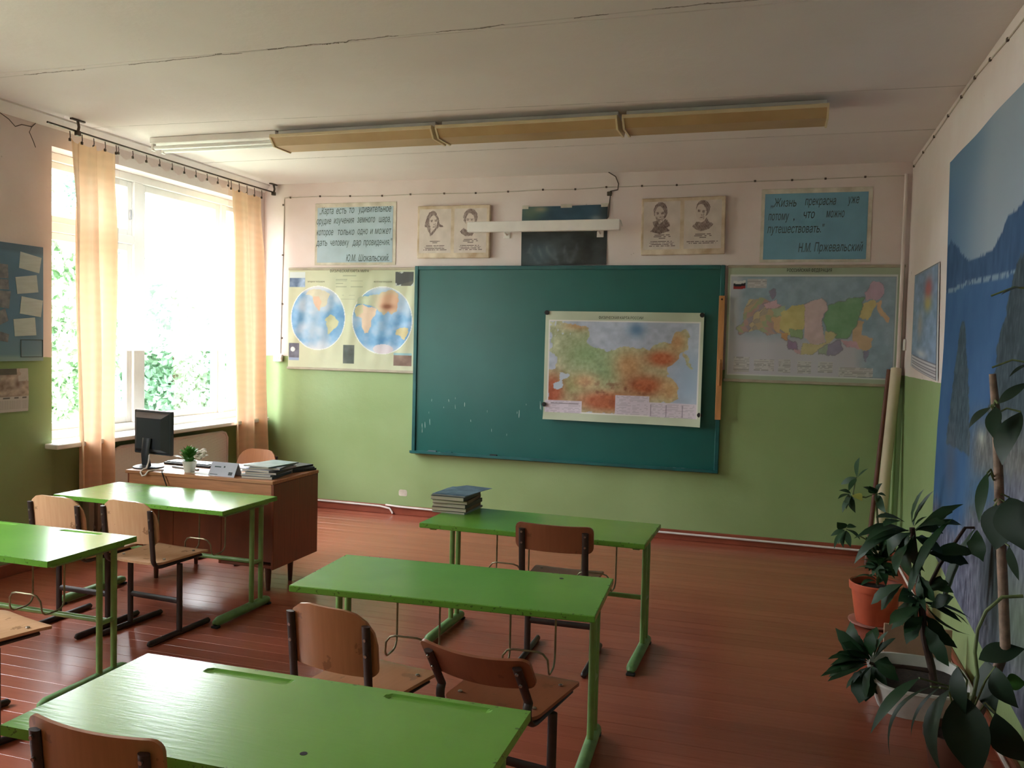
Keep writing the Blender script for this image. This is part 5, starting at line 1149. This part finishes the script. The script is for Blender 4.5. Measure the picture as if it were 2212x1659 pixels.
CROTON = [((5.396,-3.127,0.865),(5.271,-3.165,0.882),0.066),((5.437,-3.075,0.837),(5.493,-3.212,1.027),0.023),((5.434,-3.136,0.849),(5.489,-3.107,0.894),0.018),((5.424,-3.118,0.819),(5.393,-3.124,0.723),0.066),((5.42,-3.102,0.826),(5.194,-3.158,0.686),0.056),((5.426,-3.06,0.812),(5.227,-3.185,0.769),0.054),((5.414,-3.107,0.816),(5.249,-3.184,0.817),0.05),((5.441,-3.089,0.825),(5.558,-3.17,0.879),0.075),((5.444,-3.112,0.824),(5.595,-3.086,0.922),0.041),((5.439,-3.114,0.809),(5.488,-3.119,0.647),0.074),((5.436,-3.068,0.799),(5.348,-3.202,0.664),0.063),((5.587,-3.135,0.899),(5.417,-3.179,0.54),0.049),((5.691,-3.079,0.856),(5.566,-3.109,0.492),0.053),((5.687,-3.121,0.853),(5.697,-3.16,0.738),0.065),((5.497,-3.126,0.733),(5.658,-3.137,0.704),0.094),((5.436,-3.137,0.803),(5.548,-3.094,0.763),0.07),((5.529,-3.068,0.839),(5.641,-3.048,0.856),0.062),((5.405,-3.081,0.572),(5.323,-3.047,0.432),0.075),((5.477,-3.139,0.494),(5.355,-3.168,0.383),0.061),((5.497,-3.063,0.496),(5.655,-3.08,0.424),0.046),((5.501,-3.107,0.488),(5.699,-3.05,0.363),0.041),((5.505,-3.09,0.441),(5.643,-3.073,0.304),0.07),((5.492,-3.117,0.447),(5.417,-3.186,0.33),0.062),((5.52,-3.104,0.489),(5.595,-3.195,0.565),0.062),((5.483,-3.109,0.549),(5.486,-3.047,0.361),0.062),((5.503,-3.113,0.405),(5.586,-3.218,0.264),0.062),((5.467,-3.136,0.513),(5.375,-3.189,0.518),0.07),((5.502,-3.077,0.564),(5.582,-3.155,0.61),0.062),((5.465,-3.117,0.634),(5.522,-3.203,0.538),0.07),((5.276,-3.061,0.176),(5.099,-3.144,0.101),0.042),((5.27,-3.123,0.204),(5.084,-3.209,0.166),0.042),((5.268,-3.136,0.208),(5.113,-3.19,0.195),0.046),((5.277,-3.086,0.2),(5.138,-3.193,0.253),0.055),((5.277,-3.137,0.225),(5.153,-3.132,0.286),0.062),((5.279,-3.12,0.225),(5.218,-3.04,0.308),0.058),((5.281,-3.13,0.234),(5.283,-3.125,0.35),0.054),((5.285,-3.078,0.172),(5.237,-3.146,0.02),0.097),((5.297,-3.061,0.168),(5.313,-3.134,0.068),0.063),((5.295,-3.121,0.206),(5.374,-3.146,0.209),0.054),((5.293,-3.137,0.227),(5.378,-3.144,0.34),0.041),((5.273,-3.12,0.186),(5.187,-3.06,0.047),0.029),((5.28,-3.074,0.192),(5.136,-3.13,0.203),0.051),((5.282,-3.137,0.193),(5.261,-3.174,0.054),0.062)]
SHRUB = [((5.295,-1.821,0.878),(5.302,-1.883,1.002),0.052),((5.295,-1.821,0.872),(5.212,-1.763,0.816),0.036),((5.294,-1.829,0.868),(5.247,-1.911,0.799),0.033),((5.304,-1.766,0.865),(5.359,-1.818,0.932),0.025),((5.278,-1.761,0.761),(5.195,-1.847,0.741),0.039),((5.277,-1.768,0.756),(5.227,-1.802,0.651),0.044),((5.282,-1.777,0.758),(5.301,-1.786,0.654),0.055),((5.288,-1.8,0.768),(5.324,-1.903,0.749),0.05),((5.267,-1.823,0.776),(5.25,-1.763,0.668),0.036),((5.272,-1.768,0.767),(5.204,-1.754,0.777),0.033),((5.407,-1.813,0.785),(5.335,-1.802,0.816),0.06),((5.41,-1.776,0.779),(5.37,-1.804,0.825),0.05),((5.416,-1.775,0.779),(5.438,-1.825,0.85),0.039),((5.415,-1.788,0.776),(5.465,-1.797,0.77),0.038),((5.411,-1.819,0.78),(5.431,-1.754,0.704),0.03),((5.422,-1.763,0.767),(5.456,-1.907,0.689),0.055),((5.247,-1.762,0.541),(5.168,-1.747,0.493),0.036),((5.245,-1.787,0.545),(5.182,-1.912,0.454),0.039),((5.25,-1.768,0.539),(5.234,-1.897,0.459),0.042),((5.255,-1.763,0.539),(5.282,-1.8,0.447),0.039),((5.255,-1.835,0.559),(5.324,-1.89,0.515),0.038),((5.252,-1.789,0.561),(5.197,-1.818,0.595),0.061),((5.258,-1.78,0.559),(5.312,-1.753,0.564),0.044),((5.241,-1.823,0.544),(5.206,-1.919,0.483),0.036),((5.449,-1.766,0.377),(5.358,-1.918,0.486),0.055),((5.448,-1.77,0.378),(5.337,-1.899,0.425),0.06),((5.448,-1.775,0.379),(5.367,-1.779,0.321),0.055),((5.454,-1.77,0.373),(5.408,-1.821,0.288),0.055),((5.458,-1.77,0.384),(5.481,-1.884,0.517),0.066),((5.459,-1.786,0.397),(5.524,-1.86,0.462),0.066),((5.464,-1.769,0.379),(5.562,-1.781,0.378),0.066),((5.46,-1.802,0.373),(5.547,-1.825,0.304),0.066),((5.439,-1.838,0.421),(5.402,-1.914,0.544),0.06),((5.448,-1.792,0.439),(5.447,-1.832,0.559),0.06),((5.467,-1.771,0.422),(5.526,-1.811,0.534),0.06),((5.448,-1.829,0.364),(5.456,-1.855,0.282),0.054),((5.445,-1.779,0.436),(5.36,-1.826,0.522),0.049),((5.45,-1.839,0.477),(5.504,-1.769,0.579),0.049)]
CR_STEM= [(5.551, -3.1, 0.136), (5.536, -3.1, 0.215), (5.503, -3.1, 0.338), (5.482, -3.1, 0.505), (5.448, -3.1, 0.712), (5.43, -3.1, 0.837)]
CR_STEM2= [(5.537, -3.1, 0.194), (5.418, -3.1, 0.199), (5.331, -3.1, 0.187), (5.278, -3.1, 0.197)]
CR_STEM3= [(5.482, -3.1, 0.505), (5.55, -3.1, 0.68), (5.645, -3.1, 0.856), (5.682, -3.1, 0.859)]
SH1= [(5.438, -1.8, 0.238), (5.45, -1.8, 0.441), (5.422, -1.8, 0.633), (5.41, -1.8, 0.783), (5.353, -1.8, 0.753), (5.28, -1.8, 0.767)]
SH2= [(5.28, -1.8, 0.767), (5.296, -1.8, 0.875)]
SH3= [(5.444, -1.8, 0.398), (5.363, -1.8, 0.503), (5.252, -1.8, 0.554)]
FK= [(5.703, -3.75, 0.118), (5.674, -3.75, 0.536), (5.66, -3.75, 0.709), (5.632, -3.75, 1.053), (5.605, -3.75, 1.396), (5.585, -3.75, 1.553)]
FC= [(5.571, -3.85, 0.281), (5.553, -3.85, 0.347), (5.559, -3.85, 0.4), (5.566, -3.85, 0.452), (5.553, -3.85, 0.537), (5.558, -3.85, 0.623), (5.582, -3.85, 0.694), (5.632, -3.85, 0.751), (5.698, -3.85, 0.762)]

# ================================================================== PLANTS
def foliage(parent, data, m, arch=0.10, fold=0.14, wav=0.0, org=(0,0,0), prof=0.85, n=7, special=None):
    for i, (b, t, w) in enumerate(data):
        B = tuple(b[k]-org[k] for k in range(3)); T = tuple(t[k]-org[k] for k in range(3))
        d_ = Vector(T)-Vector(B); rg = random.Random(i*7+len(data))
        up = Vector((-0.75,-0.55,0.45)) if abs(d_.normalized().z) > 0.45 else Vector((-0.15,-0.35,1))
        up = up+Vector((rg.uniform(-.3,.3),rg.uniform(-.3,.3),rg.uniform(-.3,.3)))
        mm = (special or {}).get(i, m)
        leaf(B, T, w*1.12, up=tuple(up), arch=arch*rg.uniform(0.4,1.4), fold=fold, wav=wav, seed=i, prof=prof, n=n).build('leaf', mm, parent, smooth=True)
def rel(pts, o): return [tuple(p[k]-o[k] for k in range(3)) for p in pts]
# 1 terracotta pot in the far corner
o1 = (5.43,-1.82,0.0)
s1 = thing('potted_shrub', 'leafy shrub in a terracotta pot by the far right corner', 'plant', o1)
MB().lathe([(0.105,0.016),(0.115,0.06),(0.138,0.21),(0.150,0.212),(0.153,0.25),(0.148,0.256),(0.138,0.252),(0.132,0.20)], 32).build('pot', 'pot_terracotta', s1, smooth=True)
MB().lathe([(0.11,0.0),(0.145,0.012),(0.15,0.024),(0.142,0.024),(0.12,0.014)], 28).build('saucer', 'saucer_pink', s1, smooth=True)
MB().lathe([(0.133,0.214),(0.001,0.226)], 24).build('soil', 'soil', s1)
for P_, r_a, r_b in ((SH1,0.009,0.004),(SH2,0.004,0.003),(SH3,0.006,0.003)):
    q = rel(P_, o1); k = len(q); MB().sweep(q, [r_a+(r_b-r_a)*i/(k-1) for i in range(k)], [r_a+(r_b-r_a)*i/(k-1) for i in range(k)], n=7).build('stem', 'stem_green', s1, smooth=True)
foliage(s1, SHRUB, 'leaf_shrub', org=o1, special={7: 'leaf_yellow'})
rg = random.Random(21)
for i in range(26):
    an = rg.uniform(0, 2*pi); h0 = rg.uniform(0.24, 0.40); rr = rg.uniform(0.06, 0.14)
    b = (0.02+0.01*cos(an), 0.02+0.01*sin(an), h0); leaf(b, (b[0]+rr*cos(an), b[1]+rr*sin(an), h0+rg.uniform(-0.06,0.10)), 0.05, arch=0.2).build('leaf', 'leaf_shrub', s1, smooth=True)
# 2 rosette plant in the low white tub
o2 = (5.50,-2.98,0.0)
s2 = thing('potted_rosette_plant', 'dark rosette plant with thick stem in a low white tub', 'plant', o2)
tw, td, thh = 0.215, 0.27, 0.135
def tub_ring(k, z_, n=28): return [(tw*k*math.copysign(abs(cos(a))**0.6, cos(a)), td*k*math.copysign(abs(sin(a))**0.6, sin(a)), z_) for a in [2*pi*i/n for i in range(n)]]
def ring_loft(rings):
    n = len(rings[0]); vs = [v for r in rings for v in r]; fs = [(j*n+i, j*n+(i+1) % n, (j+1)*n+(i+1) % n, (j+1)*n+i) for j in range(len(rings)-1) for i in range(n)]
    return MB().add(vs, fs+[tuple(reversed(range(n)))])
ring_loft([tub_ring(0.84,0.0), tub_ring(0.90,0.05), tub_ring(0.98,thh-0.012), tub_ring(1.0,thh-0.010), tub_ring(1.0,thh), tub_ring(0.94,thh), tub_ring(0.90,0.07)]).build('tub', 'tub_white', s2, smooth=True)
MB().add([tub_ring(0.91,0.085)[i] for i in range(28)], [tuple(range(28))]).build('soil', 'soil', s2)
bk = MB().cbox(-0.12,0.19,0.285,0.297,0.0,0.27,0.003).build('backing_board', 'tub_inside', s2)
for P_, a, b in ((CR_STEM,0.019,0.012),(CR_STEM2,0.010,0.007),(CR_STEM3,0.009,0.006)):
    q = rel(P_, o2); k = len(q); rr = [a+(b-a)*i/(k-1) for i in range(k)]; MB().sweep(q, rr, rr, n=9).build('stem', 'bark_dark', s2, smooth=True)
foliage(s2, CROTON, 'leaf_croton', wav=0.22, org=o2, arch=0.12, prof=1.15, n=9)
rg = random.Random(77)
extra = []
for (b, t, w) in CROTON:
    j = lambda a: rg.uniform(-a, a)
    extra.append((b, (min(t[0]+j(0.05), 5.73), t[1]+j(0.09), max(t[2]+j(0.06), 0.03)), w*rg.uniform(0.8, 1.15)))
foliage(s2, extra, 'leaf_croton', wav=0.22, org=o2, arch=0.14, prof=1.15, n=9)
# 3 rubber plant beside the mural
o3 = (5.575,-3.80,0.0)
s3 = thing('rubber_plant', 'tall rubber plant with big glossy leaves and a bare stake in front of the mural', 'plant', o3)
pc = (-0.055,0.04,0)
MB().lathe([(0.075,0.0),(0.08,0.012),(0.105,0.17),(0.113,0.172),(0.114,0.20),(0.107,0.20),(0.10,0.16)], 30, c=pc).build('pot', 'roll_brown', s3, smooth=True)
MB().lathe([(0.101,0.172),(0.001,0.18)], 24, c=pc).build('soil', 'soil', s3)
q = rel([(5.555,-3.76,0.17),(5.63,-3.755,0.38)]+FK[1:], o3); rr = [0.019,0.019,0.0185,0.018,0.017,0.016,0.012]; MB().sweep(q, rr, rr, n=12).build('stake', 'bark_grey', s3, smooth=True)
q = rel([(5.545,-3.77,0.17)]+FC, o3); rr = [0.007]*3+[0.0065]*(len(q)-3); MB().sweep(q, rr, rr, n=8).build('stem', 'stem_green', s3, smooth=True)
foliage(s3, FICUS, 'leaf_ficus', org=o3, arch=0.08, fold=0.10, n=10, special={6: 'leaf_croton', 7: 'leaf_croton', 13: 'leaf_bright'})
foliage(s3, FICUS_LOW, 'leaf_ficus', org=o3, arch=0.16, fold=0.12, n=10, special={3: 'leaf_croton'})
for (b, t, w) in FICUS[:11]:
    zz = b[2]; xs_ = 5.660-0.075*(zz-0.24)/1.3
    MB().sweep(rel([(xs_,-3.755,zz-0.02),((xs_+b[0])/2,(b[1]-3.755)/2,zz+0.01),b], o3), 0.0035, n=6).build('petiole', 'stem_green', s3, smooth=True)
for (b, t, w) in FICUS_LOW:
    MB().sweep(rel([(5.535,-3.77,0.175),((5.575+b[0])/2,(-3.8+b[1])/2,(0.27+b[2])/2+0.05),b], o3), 0.004, n=6).build('petiole', 'stem_green', s3, smooth=True)

# ================================================================== OUTSIDE
gr = MB().box(-60,-0.36,-50,60,-1.3,-1.2).build('ground', 'ground_grass'); gr['kind'] = 'structure'; gr['label'] = 'grass outside the windows'
def tree(label, x, y, zc, rx, ry, rz, nleaf, seed, m, base=-1.2):
    t = thing('tree', label, 'tree', (x,y,base), group='trees outside the window'); rs = np.random.RandomState(seed)
    MB().sweep([(0,0,0),(0.05,0,zc*0.6),(0,0.05,zc-base)], [0.16,0.12,0.05], [0.16,0.12,0.05], n=8).build('trunk', 'trunk_bark', t, smooth=True)
    u = rs.normal(size=(nleaf,3)); u /= np.linalg.norm(u, axis=1)[:,None]; r = rs.uniform(0.55,1,(nleaf,1))**0.6
    lump = 1+0.22*np.sin(u[:,:1]*5+seed)*np.cos(u[:,1:2]*6)+0.15*np.sin(u[:,2:3]*9+u[:,:1]*4)
    c = u*r*lump*np.array([rx,ry,rz])+np.array([0,0,zc-base])
    a = rs.normal(size=(nleaf,3)); a /= np.linalg.norm(a, axis=1)[:,None]; b = np.cross(a, rs.normal(size=(nleaf,3))); b /= np.linalg.norm(b, axis=1)[:,None]
    s = rs.uniform(0.10,0.20,(nleaf,1)); v = np.stack([c-a*s, c+b*s*0.55, c+a*s, c-b*s*0.55], 1).reshape(-1,3)
    me = bpy.data.meshes.new('crown'); q = np.arange(nleaf*4).reshape(-1,4)
    me.vertices.add(len(v)); me.vertices.foreach_set('co', v.astype(np.float32).ravel()); me.loops.add(q.size); me.loops.foreach_set('vertex_index', q.astype(np.int32).ravel())
    me.polygons.add(nleaf); me.polygons.foreach_set('loop_start', np.arange(0,q.size,4,dtype=np.int32)); me.polygons.foreach_set('loop_total', np.full(nleaf,4,dtype=np.int32)); me.update(calc_edges=True)
    me.materials.append(MATS[m]); o = bpy.data.objects.new('crown', me); COL.objects.link(o); o.parent = t; o['kind'] = 'stuff'
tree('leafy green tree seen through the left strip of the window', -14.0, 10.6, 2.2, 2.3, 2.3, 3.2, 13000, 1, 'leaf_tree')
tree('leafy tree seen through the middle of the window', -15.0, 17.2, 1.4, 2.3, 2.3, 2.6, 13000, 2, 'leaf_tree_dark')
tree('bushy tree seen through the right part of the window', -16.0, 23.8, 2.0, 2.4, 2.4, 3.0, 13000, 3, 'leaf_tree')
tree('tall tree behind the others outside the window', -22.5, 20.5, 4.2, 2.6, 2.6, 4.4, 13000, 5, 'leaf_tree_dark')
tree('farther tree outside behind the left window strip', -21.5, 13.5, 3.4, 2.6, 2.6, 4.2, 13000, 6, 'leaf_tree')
tree('unseen tree added beyond the left edge of the view to dim the second window', -15.0, -3.5, 2.2, 2.4, 2.4, 3.0, 13000, 8, 'leaf_tree_dark')  # out of view, added to lessen sky light reaching the right wall and tables
tree('unseen dense tree added diagonally behind the second window to block sky light', -9.5, -10.5, 2.6, 2.4, 2.4, 3.4, 13000, 10, 'leaf_tree_dark')  # unseen blocker, added to keep direct sky off the front wall
tree('unseen dense tree added farther behind the second window to block sky light', -11.5, -17.5, 3.0, 2.6, 2.6, 3.8, 13000, 11, 'leaf_tree')  # second unseen blocker, added to darken the front wall against the foreground
